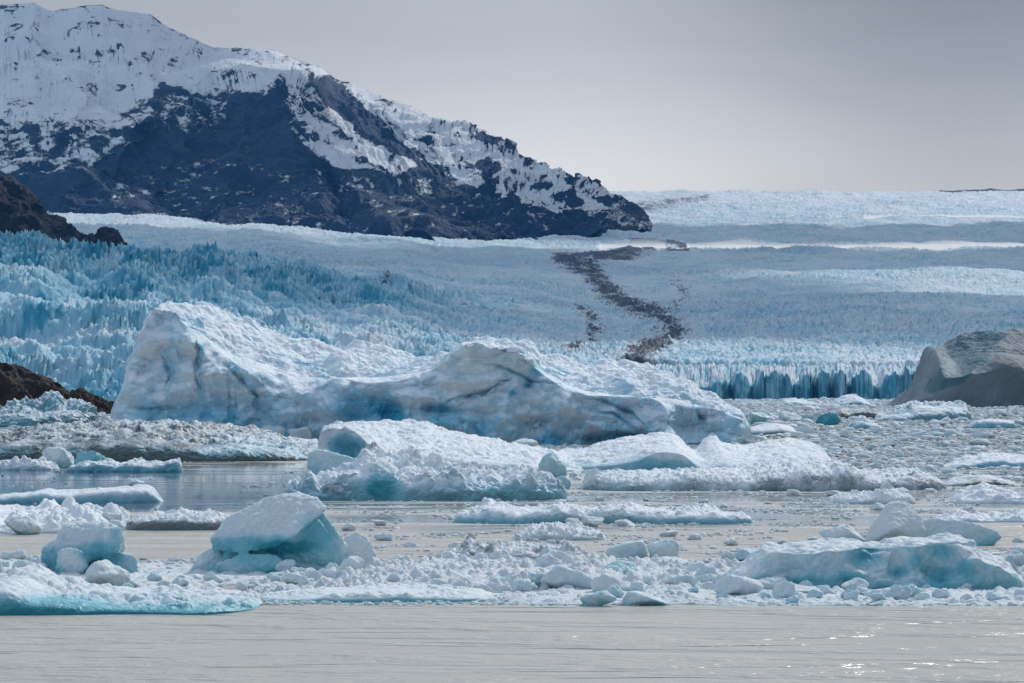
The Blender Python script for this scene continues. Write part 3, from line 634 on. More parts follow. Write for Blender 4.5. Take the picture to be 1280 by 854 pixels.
floe([(160,661),(168,650),(185,644),(205,640),(225,637),(245,642),(262,640),(280,644),(300,650),(312,660)], 663, 4, 'low snow crusted floe with a dark grey belly, behind the tilted slab berg', lip=.62, crest=.7, cliff=.06, amp=.16, sc=.7, n=320, m=110, seed=41, blue=.2, waterblue=.2, lump=.25, lsc=.45,
     paint=lambda U, V, B, D: (B, D + .85 * sst(648, 655, V)))  # dark belly: shade of the underside painted on the lower front
floe([(566,652),(575,640),(600,632),(612,626),(640,634),(665,636),(700,629),(720,632),(750,634),(780,630),(810,634),(850,636),(885,634),(910,641),(928,642),(940,653)], 655, 6.5, 'long low floe with grey fluted front edge and white top, in mid picture', lip=.85, crest=.75, cliff=.08, amp=.11, sc=.8, n=700, m=150, seed=42, blue=.25, waterblue=.45, dirt_shade=.36, flut=.05, lump=.14, lsc=.6,
     paint=lambda U, V, B, D: (B, D * (.35 + .65 * sst(650, 690, U) * sst(900, 840, U))))
floe([(640,674),(652,664),(665,656),(690,655),(720,657),(738,662),(752,666),(758,675)], 676, 3.5, 'small flat slushy floe just below the long grey edged floe', lip=.5, crest=.7, amp=.22, sc=.5, n=280, m=90, seed=43, blue=.1, waterblue=.2, dirt_shade=.25, lump=.35, lsc=.35)
floe([(545,699),(560,690),(580,680),(588,674),(600,681),(625,681),(650,678),(675,682),(700,680),(722,684),(738,697)], 700, 3.8, 'flat grey floe with a dark shaded underside, behind the front belt of white lumps', lip=.62, crest=.75, cliff=.1, amp=.18, sc=.5, n=420, m=110, seed=44, blue=.08, waterblue=.15, dirt_shade=.45, tdirt=.14, lump=.28, lsc=.45)  # dark front edge is shade put into the colour
floe([(1036,629),(1042,620),(1060,618),(1080,617),(1100,614),(1120,613),(1136,617),(1144,628)], 630, 4, 'small white floe topped by upright lumps, behind the white cone', lip=.55, crest=.6, amp=.22, sc=.6, n=280, m=90, seed=45, blue=.12, waterblue=.25, dirt_shade=.1, lump=.3, lsc=.6)
floe([(1180,629),(1195,618),(1215,609),(1232,604),(1250,610),(1270,617),(1300,622),(1340,626)], 630, 7, 'white floe rising to a blunt cone near the right edge', lip=.3, crest=.6, amp=.14, sc=.9, n=300, m=110, seed=46, blue=.1, waterblue=.25, lump=.15, lsc=.7)
floe([(1160,650),(1180,643),(1200,640),(1225,645),(1250,643),(1280,640),(1340,642)], 653, 4, 'low lumpy floe at the right edge, below the blunt cone floe', lip=.5, crest=.7, amp=.25, sc=.6, n=280, m=90, seed=47, blue=.12, waterblue=.3, lump=.35, lsc=.6)
floe([(1174,583),(1200,575),(1225,568),(1245,565),(1265,568),(1290,572),(1340,580)], 585, 9, 'low pale blue wedge shaped floe at the right edge of the packed ice', lip=.55, crest=.7, amp=.12, sc=1.2, n=300, m=100, seed=48, blue=.5, waterblue=.3, dirt_shade=.1)
floe([(1175,606),(1190,597),(1215,594),(1240,595),(1262,600),(1275,608)], 608, 5, 'flat dark grey slush floe below the pale blue wedge', lip=.5, crest=.7, amp=.12, sc=.9, n=240, m=80, seed=49, blue=.1, waterblue=.1, dirt_shade=.55, tdirt=.3)
# channel between the huge iceberg and the dark one
floe([(1092,524),(1100,518),(1120,512),(1135,504),(1160,502),(1185,501),(1203,503),(1208,512),(1212,520)], 526, 26, 'dark ribbed grey iceberg lying across the packed brash, below the large grey berg', 'iceberg', name='iceberg', lip=.8, crest=.6, cliff=.3, amp=.20, sc=5, n=320, m=130, seed=50, blue=.45, waterblue=.2, dirt_shade=.42, jag=.12, mt=M_FARICE)
floe([(1040,517),(1050,512),(1075,511),(1100,513),(1125,515),(1140,522)], 524, 12, 'thin flat dark grey floe at the left foot of the ribbed grey iceberg', lip=.7, crest=.7, amp=.15, sc=3, n=240, m=80, seed=51, blue=.2, waterblue=.1, dirt_shade=.6, tdirt=.45, mt=M_FARICE)
floe([(1038,506),(1045,500),(1060,494),(1070,493),(1080,498),(1088,504)], 507, 34, 'small humped white iceberg in front of the far blue ice cliff', 'iceberg', name='iceberg', lip=.5, crest=.5, cliff=.2, amp=.12, sc=8, n=220, m=90, seed=52, blue=.3, waterblue=.6, mt=M_FARICE)
floe([(972,506),(980,499),(994,497),(1006,500),(1020,504),(1030,506)], 507, 30, 'low pale teal iceberg below the middle of the far blue ice cliff', 'iceberg', name='iceberg', lip=.6, crest=.5, cliff=.2, amp=.15, sc=8, n=220, m=90, seed=53, blue=.45, waterblue=.4, mt=M_FARICE)
floe([(930,543),(938,534),(955,529),(975,530),(990,533),(997,541)], 544, 14, 'rounded dark grey floe next to the right end of the huge iceberg', lip=.7, crest=.55, cliff=.2, amp=.1, sc=3, n=240, m=90, seed=54, blue=.3, waterblue=.2, dirt_shade=.42, tdirt=.1)
floe([(1062,534),(1068,524),(1078,519),(1088,524),(1098,531),(1104,537)], 537, 9, 'tilted ice block of grey and teal in the middle of the packed brash', 'iceberg', name='iceberg', lip=.6, crest=.5, cliff=.2, amp=.15, sc=2.5, mode=2, n=220, m=90, seed=55, blue=.5, waterblue=.2, dirt_shade=.25)
floe([(1210,534),(1218,526),(1240,524),(1262,525),(1270,533)], 535, 9, 'flat topped pale teal block near the right edge of the packed brash', lip=.85, crest=.6, cliff=.1, amp=.1, sc=2, n=220, m=90, seed=56, blue=.5, waterblue=.3, dirt_shade=.1)
floe([(150,545),(170,530),(210,527),(260,534),(310,540),(350,548),(385,552),(410,562)], 566, 16, 'snowy skirt of broken floe along the left foot of the huge iceberg', lip=.4, crest=.8, amp=.18, sc=2.6, n=420, m=120, seed=57, blue=.22, waterblue=.25, lump=.12, lsc=2.2)

# ---- foreground
floe([(-60,730),(-20,724),(0,721),(18,714),(36,710),(52,712),(68,722),(85,730),(110,732),(150,735),(200,734),(250,736),(290,738),(318,744),(334,756)], 769, 8.5,
     'long front floe with glassy teal edge and rounded left hump, nearest the camera at left', lip=lambda p: np.interp(p, [-60, 0, 60, 120, 334], [.8, .85, .8, .62, .6]), crest=.8, cliff=.06, amp=.07, sc=1.1, n=760, m=240, seed=60, mt=M_NEAR, blue=.34, waterblue=.75, dirt_shade=.10, jag=.03, lump=.12, lsc=.5, facea=.8,
     paint=lambda U, V, B, D: (B + .35 * blob(U, V, 60, 755, 60, 14, 3) - .2 * sst(745, 728, V), D))
floe([(318,745),(350,738),(400,736),(440,733),(500,731),(560,733),(600,736),(622,744),(632,752)], 753, 4.5,
     'clear glassy floe edge in the front belt, right of the long front floe', lip=.72, crest=.8, cliff=.05, amp=.10, sc=.8, n=560, m=160, seed=61, mt=M_NEAR, blue=.28, waterblue=.5, lump=.2, lsc=.35)
floe([(600,752),(640,742),(700,738),(760,735),(800,738),(850,733),(900,740),(960,742),(1020,738),(1090,742),(1150,738),(1220,740),(1300,736),(1360,744)], 757, 6.,
     'wide slushy white floe of the front belt, running to the right edge', lip=.4, crest=.85, cliff=.08, amp=.2, sc=.55, n=1300, m=200, seed=62, mt=M_SLUSH, blue=.14, waterblue=.35, jag=.05, lump=.5, lsc=.45, octv=6)
floe([(330,742),(360,726),(400,716),(450,712),(500,705),(560,700),(620,702),(680,704),(740,700),(800,704),(850,702),(900,706),(940,716),(960,735)], 742, 12,
     'bumpy white floe carrying the lumps behind the front belt, in the centre', lip=.15, crest=.9, cliff=.02, amp=.2, sc=.7, n=1100, m=260, seed=63, mt=M_SLUSH, blue=.12, waterblue=.2, jag=.03, lump=.42, lsc=.45, octv=6)
floe([(-60,712),(-20,700),(20,702),(60,700),(120,708),(180,712),(240,708),(300,712),(360,716)], 733, 12, 'flat slushy snow floe between the teal left berg and the long front floe', lip=.2, crest=.9, cliff=.02, amp=.2, sc=.7, n=620, m=180, seed=64, mt=M_SLUSH, blue=.1, waterblue=.2, lump=.3, lsc=.5)
def pt17(U, V, B, D):
    for x, y, rx, ry, a in ((1080, 695, 16, 13, .55), (1120, 715, 10, 7, .5), (1175, 722, 18, 10, .6), (1180, 690, 16, 10, .35), (1000, 728, 30, 7, .4), (1060, 725, 16, 8, .5), (1145, 700, 12, 10, .35), (1210, 712, 12, 10, .4)):
        B = B + a * blob(U, V, x, y, rx, ry)
    return B, D
floe([(896,730),(912,712),(930,700),(942,688),(952,680),(985,677),(1020,674),(1055,671),(1085,676),(1110,672),(1150,670),(1185,668),(1200,669),(1212,672),(1216,684),(1225,690),(1245,696),(1262,706),(1276,722)], 738, 4.2,
     'sculpted pale blue berg with turquoise hollows, at right in front of the white cone', 'iceberg', name='iceberg', lip=.84, crest=.6, cliff=.28, amp=.07, sc=1.1, mode=1, n=760, m=260, seed=65, mt=M_NEAR, blue=.2, waterblue=.35, paint=pt17, jag=.0, octv=3, facea=1.,
     relief=lambda U, V: -.9 * bump_r(U, V, [(945, 684), (1000, 690), (1100, 682), (1212, 676)], 9, 1.) + .6 * blob(U, V, 1085, 702, 22, 14) + .7 * blob(U, V, 1175, 716, 24, 12) + .5 * blob(U, V, 1125, 716, 14, 10) - .5 * blob(U, V, 1140, 690, 20, 12) - .6 * blob(U, V, 1235, 712, 24, 18))

# hull bergs: angular blocks given by corner points, fused, softened and weathered
def hull_berg(name, hulls, Y0, label=None, cat='iceberg', group=None, voxel=.05, amp=.05, sc=.8, seed=0, blue=.2, waterblue=.5, dirt_shade=0., paint=None, mt=None, smooth=5, parent=None):
    bm = bmesh.new()
    for H in hulls:
        vs = []
        for px, py, d in H:
            Y = Y0 + d; vs.append(bm.verts.new((float(X_(px, Y)), Y, float(Z_(py, Y)))))
        r = bmesh.ops.convex_hull(bm, input=vs)
        junk = [g for g in r['geom_interior'] if isinstance(g, bmesh.types.BMVert)]
        if junk: bmesh.ops.delete(bm, geom=junk, context='VERTS')
    me = bpy.data.meshes.new('tmp'); bm.to_mesh(me); bm.free()
    ob = bpy.data.objects.new('tmp', me); COL.objects.link(ob)
    md = ob.modifiers.new('r', 'REMESH'); md.mode = 'VOXEL'; md.voxel_size = voxel
    sm = ob.modifiers.new('s', 'SMOOTH'); sm.factor = .6; sm.iterations = smooth
    dg = bpy.context.evaluated_depsgraph_get(); ev = ob.evaluated_get(dg); m2 = bpy.data.meshes.new_from_object(ev)
    bpy.data.objects.remove(ob)
    n = len(m2.vertices); P = np.empty(n * 3, f32); m2.vertices.foreach_get('co', P); P = P.reshape(-1, 3).astype(np.float64)
    N = np.empty(n * 3, f32); m2.vertices.foreach_get('normal', N); N = N.reshape(-1, 3)
    P = P + N * (amp * fbm3(P, sc, 3, seed, .45, 0) + amp * .5 * fbm3(P, sc * .28, 4, seed + 7, .55, 1))[:, None]
    m2.vertices.foreach_set('co', P.astype(f32).ravel())
    z = P[:, 2]; nn = fbm3(P, sc * 1.5, 3, seed + 3); Ht = z.max()
    B = blue * (1 - .6 * np.clip(N[:, 2], 0, 1)) * (1 + .6 * nn) + waterblue * np.exp(-np.maximum(z, 0) / (Ht * .3)) * (1 - np.clip(N[:, 2], 0, 1))
    D = np.full(n, dirt_shade)
    if paint:
        U = 640 + F * P[:, 0] / P[:, 1]; V = HOR - F * (P[:, 2] - CAMH) / P[:, 1]; B, D = paint(U + 6 * nn, V + 5 * nn, B, D)
    for an, av in (('blue', B), ('dirt_shade', D)):
        at = m2.attributes.new(an, 'FLOAT', 'POINT'); at.data.foreach_set('value', np.clip(av, 0, 1).astype(f32))
    m2.polygons.foreach_set('use_smooth', np.ones(len(m2.polygons), bool)); m2.materials.clear(); m2.materials.append(mt or M_NEAR); m2.name = name
    o = bpy.data.objects.new(name, m2); COL.objects.link(o); m2.update(); recenter(o)
    if label: tag(o, label, cat, group)
    return o
# tilted slab berg (centre left)
hull_berg('iceberg', [
    [(266,688,0),(264,672,-.2),(282,648,.4),(330,621,1.0),(372,616,1.2),(398,622,.8),(405,636,.3),(398,645,.1),(370,668,-.6),(345,684,-.5),(300,692,-.4),(275,664,2.4),(330,632,3.2),(380,626,3.2),(398,644,2.6)],
    [(404,642,.6),(418,658,.5),(434,682,.4),(430,694,.3),(395,690,.2),(366,678,.3),(388,648,.8),(400,655,2.4),(428,684,2.4),(370,690,2.2)],
    [(236,712,.3),(246,696,.8),(262,686,.8),(292,684,.4),(300,700,.2),(285,722,0),(240,722,.2),(280,700,2.5)],
    [(270,720,-.4),(272,706,-.5),(300,692,-.4),(345,694,-.6),(358,706,-.8),(356,722,-.8),(300,724,-.7),(320,700,1.6)],
    [(340,724,-.2),(346,700,0),(370,690,.4),(420,688,.6),(432,704,.5),(425,724,.2),(390,700,2)],
    [(276,704,.1),(282,680,-.1),(350,672,-.3),(396,650,.3),(426,682,.3),(434,712,.4),(288,718,.1),(350,660,2.6),(410,690,2.6),(300,700,2.6)],
    [(425,722,.6),(420,690,1.2),(430,672,1.6),(447,664,1.8),(462,674,1.6),(470,692,1.4),(466,712,1.2),(450,722,1),(445,690,3)]],
    Yw(716), 'blue white berg with a tilted slab leaning over turquoise ice, at centre left', voxel=.035, amp=.07, sc=.9, seed=5, blue=.22, waterblue=.3,
    paint=lambda U, V, B, D: (B + .35 * sst(655, 685, V) * blob(U, V, 320, 685, 60, 20, 4) + .42 * blob(U, V, 398, 668, 24, 20, 3) + .7 * blob(U, V, 360, 684, 34, 9, 3) + .45 * blob(U, V, 335, 716, 30, 8) - .25 * blob(U, V, 450, 690, 18, 26, 4), D))
# teal berg (left)
hull_berg('iceberg', [
    [(72,664,.8),(85,655,1.),(118,652,1.),(140,654,.8),(152,660,.4),(153,675,.2),(148,690,.1),(140,700,.3),(90,704,.3),(72,690,.4),(100,660,3),(140,665,3)],
    [(50,720,.4),(52,684,.5),(66,676,.6),(100,680,.3),(112,700,.2),(110,722,.1),(80,690,2.6)],
    [(68,712,-.3),(74,690,0),(92,684,-.2),(104,690,-.3),(110,708,-.4),(100,722,-.4),(72,722,-.3),(90,700,.8)],
    [(60,716,.6),(72,676,.7),(140,676,.6),(158,700,.6),(150,720,.6),(100,680,2.6),(140,700,2.6)],
    [(110,722,.4),(112,692,.6),(150,690,.5),(170,698,.5),(173,714,.4),(168,722,.3),(140,695,2)]],
    Yw(718), 'undercut teal bellied berg with a rounded white top, near the left edge', voxel=.035, amp=.08, sc=.8, seed=6, blue=.22, waterblue=.45,
    paint=lambda U, V, B, D: (B + .55 * blob(U, V, 125, 692, 26, 14, 3) + .3 * blob(U, V, 62, 705, 16, 16) - .35 * blob(U, V, 90, 705, 16, 16, 4) + .2 * blob(U, V, 145, 672, 8, 14), D))
# white cone and smooth lobe (right)
hull_berg('iceberg', [[(1080,682,0),(1086,664,.2),(1096,646,.5),(1108,631,.8),(1116,627,.9),(1134,627,.9),(1142,633,.7),(1150,646,.4),(1158,664,.1),(1162,684,0),(1120,660,-.5),(1100,660,2.5),(1140,650,2.6),(1122,634,1.8)]],
    Yw(682), 'smooth white cone shaped berg standing behind the sculpted pale blue berg', voxel=.035, amp=.05, sc=1., seed=7, blue=.12, waterblue=.25)
hull_berg('iceberg', [[(1150,684,.4),(1152,650,.8),(1168,648,.8),(1200,651,.6),(1228,657,.4),(1246,664,.3),(1253,672,.3),(1240,682,.2),(1215,688,0),(1160,690,0),(1190,656,2.6),(1235,668,2.4)]],
    Yw(685) + 1.5, 'smooth rounded pale blue lobe of ice to the right of the white cone', voxel=.035, amp=.05, sc=1., seed=8, blue=.32, waterblue=.3)
# slab resting at the left end of the lumpy floe
hull_berg('ice_block', [[(382,584,0),(385,566,.3),(392,562,.5),(410,563,.5),(440,572,.2),(449,578,.2),(440,590,0),(425,597,-.2),(395,597,-.2),(400,566,3),(440,576,3)]],
    Yw(620), 'smooth pale slab resting on the left end of the lumpy white floe', cat='ice block', voxel=.06, amp=.08, sc=1.2, seed=9, blue=.4, waterblue=.1)

pin = hull_berg('ice_pinnacle', [[(412,492,0),(420,478,.2),(428,462,.5),(433,452,.8),(436,462,.6),(442,474,.5),(449,482,.5),(446,492,.4),(425,494,0),(434,470,2.5),(440,486,3)]], 336, voxel=.12, amp=.16, sc=1.5, seed=12, blue=.35, waterblue=0, mt=M_BIG)
pin.location = pin.location - BIG.location; pin.parent = BIG; pin['label'] = 'thin pointed blue white horn above the alcove'

# ---- loose lumps: faceted, rounded pieces of ice
def ico(sub):
    bm = bmesh.new(); bmesh.ops.create_icosphere(bm, subdivisions=sub, radius=1)
    V = np.array([v.co[:] for v in bm.verts]); T = np.array([[v.index for v in f.verts] for f in bm.faces]); bm.free(); return V, T
ICO = {k: ico(k) for k in (2, 3, 5)}
def chunk_shape(V, r, k=10, sharp=14.):
    n = r.normal(size=(k, 3)); n /= np.linalg.norm(n, axis=1, keepdims=True); d = r.uniform(.52, 1., k)
    c = np.maximum(V @ n.T, 1e-3) / d                    # 1/r of every cutting plane
    inv = (np.sum(c ** sharp, 1) + .8 ** sharp) ** (1 / sharp)
    return V / inv[:, None]
def chunk(px, py, w, h, seed, label, group=None, blue=.15, depth=.8, sub=5, cat='ice chunk', name='ice_chunk', rough=.12, Y=None, k=13, sharp=16, mt=None, wb=.3):
    """px centre, py of its foot, w x h in photo pixels"""
    Y = Y or Yw(py); r = np.random.default_rng(seed); s = Y / F
    V, T = ICO[sub]; P = chunk_shape(V, r, k, sharp)
    lo, hi = P.min(0), P.max(0); P = (P - (lo + hi) / 2) / (hi - lo)
    zf = float(Z_(py, Y))
    P = P * np.array([w * s, w * s * depth, h * s * 1.25])
    P = P + P / (np.linalg.norm(P, axis=1, keepdims=True) + 1e-9) * (rough * h * s * fbm3(P + seed * 3.1, h * s * .6, 5, seed % 50, .55, 0))[:, None]
    P[:, 2] += zf + h * s * .375
    B = blue * (1 + .4 * fbm3(P, h * s, 2, 3)) + wb * np.exp(-np.maximum(P[:, 2] - zf, 0) / (h * s * .25))
    P[:, 0] += float(X_(px, Y)); P[:, 1] += Y
    o = make_mesh(name, P, T, mt or M_NEAR, dict(blue=np.clip(B, 0, 1), dirt_shade=np.zeros(len(P))))
    recenter(o); b = float(zf); o.data.transform(__import__('mathutils').Matrix.Translation((0, 0, -b))); o.location.z = b
    tag(o, label, cat, group); return o
def single(L):
    for i, (px, py, w, h, bl, lab) in enumerate(L): chunk(px, py, w, h, 100 + i * 3, lab, blue=bl)
single([
 (712, 740, 68, 34, .15, 'large angular white chunk in the middle of the front belt'),
 (786, 706, 54, 30, .25, 'pale wedge shaped chunk behind the front belt, left of a round one'),
 (830, 706, 42, 32, .12, 'smooth round white chunk on the far side of the front belt'),
 (775, 724, 62, 22, .35, 'flat topped chunk with a teal face below the pale wedge'),
 (838, 716, 54, 20, .12, 'low wide white chunk just below the smooth round one'),
 (758, 744, 38, 26, .08, 'white rounded chunk right of the large angular chunk'),
 (748, 757, 46, 19, .25, 'clear greenish block at the water edge of the front belt'),
 (806, 756, 58, 17, .2, 'long clear pale block at the water edge, right of the greenish one'),
 (876, 724, 56, 24, .1, 'broad white chunk with a peaked top right of the belt centre'),
 (924, 744, 60, 26, .1, 'bright slushy chunk touching the left end of the sculpted blue berg'),
 (1068, 740, 34, 17, .12, 'little white chunk at the foot of the sculpted blue berg'),
 (1108, 750, 62, 17, .15, 'flat white chunk lying at the water edge below the sculpted blue berg'),
 (994, 742, 60, 12, .05, 'long low snowy chunk before the left half of the sculpted blue berg'),
 (134, 736, 54, 34, .12, 'white block with a flat slanted top on the long front floe'),
 (90, 738, 50, 17, .08, 'low snowy chunk left of the flat slanted block'),
 (150, 692, 12, 22, .1, 'small upright lump beside the right side of the teal bellied berg'),
 (438, 722, 30, 28, .1, 'round white lump at the right foot of the tilted slab berg'),
 (495, 713, 42, 20, .12, 'low smooth white lump on the slush right of the tilted slab berg'),
 (168, 612, 28, 14, .1, 'rounded white knob on the right end of the long smooth floe'),
 (112, 586, 42, 22, .55, 'square turquoise block on the left of the open blue water'),
 (74, 585, 44, 26, .2, 'jagged white chunk to the left of the square turquoise block'),
 (690, 600, 36, 34, .35, 'tall pale blue chunk on the right end of the lumpy white floe'),
 (640, 586, 42, 16, .3, 'low light blue chunk at the foot of the dimpled slope'),
 (532, 600, 46, 26, .15, 'bulky white chunk in the middle of the lumpy white floe'),
 (746, 612, 34, 26, .1, 'roundish white chunk at the left tip of the long grey floe'),
 (890, 562, 18, 20, .1, 'small white knob behind the wedge hump of the broad berg'),
 (1107, 622, 18, 20, .1, 'tallest upright lump on the small white floe behind the cone'),
 (1126, 622, 22, 12, .1, 'lower right lump on the small white floe behind the cone'),
 (1052, 680, 56, 24, .12, 'low white lump left of the white cone'),
 (936, 701, 34, 15, .25, 'grey white lump at the upper left of the sculpted blue berg'),
 (1258, 722, 28, 30, .3, 'rounded lump on the right end of the sculpted blue berg'),
 (1285, 704, 40, 22, .2, 'grey lump cut by the right edge beside the sculpted berg'),
 (28, 668, 46, 22, .1, 'rounded white chunk on the front of the heaped brash floe'),
 (95, 666, 40, 14, .1, 'flat white chunk on the heaped brash floe, near the teal bellied berg'),
 (1035, 532, 30, 16, .95, 'vivid blue clear ice fragment in the packed brash'),
 (950, 530, 26, 16, .4, 'pale teal block beside the right shoulder of the huge iceberg'),
 (85, 530, 56, 17, .1, 'bright white pointed chunk in front of the dark teal pile'),
 (375, 556, 34, 22, .15, 'pale boulder of ice at the foot of the huge iceberg, left of its alcove'),
 (345, 556, 40, 24, .2, 'wide pale boulder of ice at the foot of the huge iceberg'),
 (655, 560, 34, 12, .1, 'white rubble lump below the dome of the huge iceberg'),
 (628, 556, 42, 12, .1, 'flat white rubble lump further left below the dome of the huge iceberg'),
])
r_ = np.random.default_rng(99); used = 0
def belt(n, x0, x1, y0, y1, w0, w1, label, group, blue=(.05, .2), sub=3, hr=(.5, .85), wb=.22):
    global used
    for i in range(n):
        t = (i + r_.uniform(0, 1)) / n; px = x0 + (x1 - x0) * t; py = r_.uniform(y0, y1); w = w0 + (w1 - w0) * r_.beta(1.3, 2.6)
        chunk(px, py, w, w * r_.uniform(*hr), 1000 + used, label, group, blue=r_.uniform(*blue), sub=5 if w > 13 else 3, k=11, sharp=13, rough=.13, wb=wb); used += 1
belt(34, 340, 480, 716, 736, 10, 26, 'rounded snowball sized ice lump heaped below the right foot of the tilted slab berg', 'round lumps below the tilted slab berg')
belt(44, 490, 960, 712, 742, 12, 40, 'loose white ice lump heaped in the middle of the front belt', 'white lumps of the front belt')
belt(30, 620, 1290, 730, 752, 14, 38, 'angular wet chunk along the right half of the front belt', 'chunks of the right front belt', (.1, .35))
belt(22, 330, 640, 722, 744, 12, 34, 'angular white chunk along the left half of the front belt', 'chunks of the left front belt')
belt(18, 545, 720, 704, 716, 16, 34, 'white lump in the row directly below the flat grey floe', 'row of lumps below the grey floe')
belt(22, 940, 1290, 740, 755, 10, 30, 'small wet lump at the water edge under the sculpted blue berg', 'wet lumps under the sculpted berg', (.1, .3))
belt(14, -20, 52, 700, 724, 16, 34, 'rounded lump piled at the left side of the teal bellied berg', 'lumps beside the teal bellied berg')
belt(14, 150, 330, 724, 740, 9, 24, 'small snowy lump lying on the slush behind the long front floe', 'lumps behind the long front floe')
belt(24, 370, 700, 590, 620, 12, 34, 'white lump bedded in the lumpy floe before the hollowed berg', 'lumps on the lumpy white floe', (.1, .35))
belt(10, -20, 160, 646, 664, 14, 30, 'white lump on the heaped brash floe at the left edge', 'lumps on the heaped brash floe')
belt(18, 880, 1290, 700, 738, 10, 26, 'white lump standing around the sculpted blue berg', 'lumps around the sculpted berg')
belt(34, 935, 1290, 520, 580, 12, 34, 'larger pale block sticking out of the packed brash at right', 'blocks in the packed brash', (.05, .3), hr=(.22, .5))

belt(30, 420, 1290, 655, 702, 10, 30, 'low drifting ice chunk in the slush streaks behind the front belt', 'chunks drifting behind the front belt', (0, .1), hr=(.25, .5), wb=.12)
belt(26, 560, 1290, 592, 640, 10, 28, 'low drifting ice chunk among the middle floes', 'chunks drifting among the middle floes', (0, .1), hr=(.25, .5), wb=.12)

# ---- brash: countless small pieces, one object per look
def brash(name, bands, sub, seed, label_mat, wmin, wmax):
    r = np.random.default_rng(seed); V, T = ICO[sub]; shapes = []
    for i in range(24):
        P = chunk_shape(V, r, 8, 8); shapes.append(P)
    vs, fs, bs, ds = [], [], [], []; off = 0
    for (n, x0, x1, y0, y1, thr, sz, bl, dt) in bands:
        px = r.uniform(x0, x1, n * 3); py = r.uniform(y0, y1, n * 3); Y = Yw(py); X = X_(px, Y)
        keep = fbm2(X / (Y * .03), np.log(Y) * 26 + seed, 4, 17) > thr
        px, py, Y, X = [q[keep][:n] for q in (px, py, Y, X)]
        w = (wmin + (wmax - wmin) * r.beta(1., 4., len(px))) * sz * Y / F
        for i in range(len(px)):
            P = shapes[r.integers(24)]; a = r.uniform(0, 2 * PI); c, s = math.cos(a), math.sin(a)
            q = P * (w[i] * .5) * np.array([r.uniform(.8, 1.5), r.uniform(.8, 1.5), r.uniform(.35, .8)])
            q = np.stack([q[:, 0] * c - q[:, 1] * s + X[i], q[:, 0] * s + q[:, 1] * c + Y[i], q[:, 2] + w[i] * r.uniform(-.02, .14)], -1)
            vs.append(q); fs.append(T + off); off += len(q)
            bs.append(np.full(len(q), r.uniform(0, bl))); ds.append(np.full(len(q), max(0, r.uniform(-.5, 1) * dt)))
    o = make_mesh(name, np.concatenate(vs), np.concatenate(fs), M_BRASH, dict(blue=np.concatenate(bs), dirt_shade=np.concatenate(ds)))
    tag(o, label_mat, 'brash ice', kind='stuff')
# n, px0, px1, py0, py1, noise threshold, size, blue, dirt
brash('brash_ice', [
    (2600, 330, 1300, 738, 757, -.35, 1., .5, .1), (700, -40, 420, 722, 744, -.1, .9, .3, .1), (1800, 340, 960, 700, 742, -.3, 1.1, .35, .1),
    (1500, 880, 1320, 690, 745, -.2, 1., .35, .1), (500, -40, 260, 700, 722, -.1, 1., .3, .1)], 3, 1, 'fine white brash ice scattered along the front belt', 3, 13)
brash('brash_ice', [
    (1900, 420, 1320, 640, 705, .12, .9, .3, .3), (2000, 300, 1340, 600, 660, .14, .9, .3, .3), (250, -60, 420, 572, 640, .2, .6, .4, .3),
    (6500, 915, 1360, 508, 600, -.30, .9, .3, .6), (900, 915, 1360, 512, 600, -.1, 2.1, .35, .2), (2500, 930, 1360, 500, 520, -1, .9, .3, .2), (3000, -80, 420, 512, 575, -.6, 1.1, .4, .2),
    (1600, 400, 1050, 556, 600, -.2, 1., .4, .1), (1800, 700, 1300, 600, 640, .1, .7, .3, .4), (1500, 840, 1200, 497, 508, -1, 1., .3, .1)], 2, 2, 'packed small brash ice floating in the channel and between the floes', 3, 12)

# ================================================================== LIGHT, SKY, AIR, CAMERA
SUN_AZ, SUN_EL = RAD(32), RAD(38)                 # azimuth to the right of the view direction, in front of the camera
W = bpy.data.worlds.new('World'); SC.world = W; W.use_nodes = True
nt = W.node_tree; nt.nodes.clear(); b = NB(nt)
sky = b.n('ShaderNodeTexSky', sky_type='NISHITA'); sky.sun_disc = False; sky.sun_elevation = SUN_EL; sky.sun_rotation = SUN_AZ; sky.air_density = 1.; sky.dust_density = 2.
g = b.n('ShaderNodeTexCoord').outputs['Generated']; sp = b.n('ShaderNodeSeparateXYZ'); b.l(g, sp.inputs[0])
cl = b.noise(g, 1.6, 5, .5); mp = b.n('ShaderNodeMapping'); b.l(g, mp.inputs[0]); mp.inputs['Scale'].default_value = (3., 3., 14.)
cl2 = b.noise(mp.outputs[0], 1.2, 5, .5, .3)
# overcast deck: bright toward the hidden sun's side of the horizon, darker up and right
right = b.ramp(sp.outputs[0], .0, .17); up = b.ramp(sp.outputs[2], .04, .15); left_ = b.ramp(sp.outputs[0], .0, -.2)
lum = b.m('SUBTRACT', b.m('SUBTRACT', 9.4, b.m('MULTIPLY', right, 3.9)), b.m('MULTIPLY', up, 4.9))
lum = b.m('SUBTRACT', lum, b.m('MULTIPLY', left_, .8))
lum = b.m('ADD', lum, b.m('MULTIPLY', b.m('SUBTRACT', cl2, .5), 3.0))
lum = b.m('ADD', lum, b.m('MULTIPLY', b.ramp(sp.outputs[2], .16, .5), 2.2))
lum = b.m('ADD', lum, b.m('MULTIPLY', b.ramp(sp.outputs[1], .1, -.7), 1.3))       # added brighter, bluer sky behind the camera, lifts the shaded faces
ov = b.mix(b.ramp(sp.outputs[2], .06, .5), (1., .97, .94), (.80, .95, 1.14))
ov = b.mix(b.ramp(sp.outputs[1], .1, -.5), ov, (.74, .94, 1.18))
dp = b.n('ShaderNodeVectorMath', operation='DOT_PRODUCT'); b.l(g, dp.inputs[0]); dp.inputs[1].default_value = (math.sin(SUN_AZ) * math.cos(SUN_EL), math.cos(SUN_AZ) * math.cos(SUN_EL), math.sin(SUN_EL))
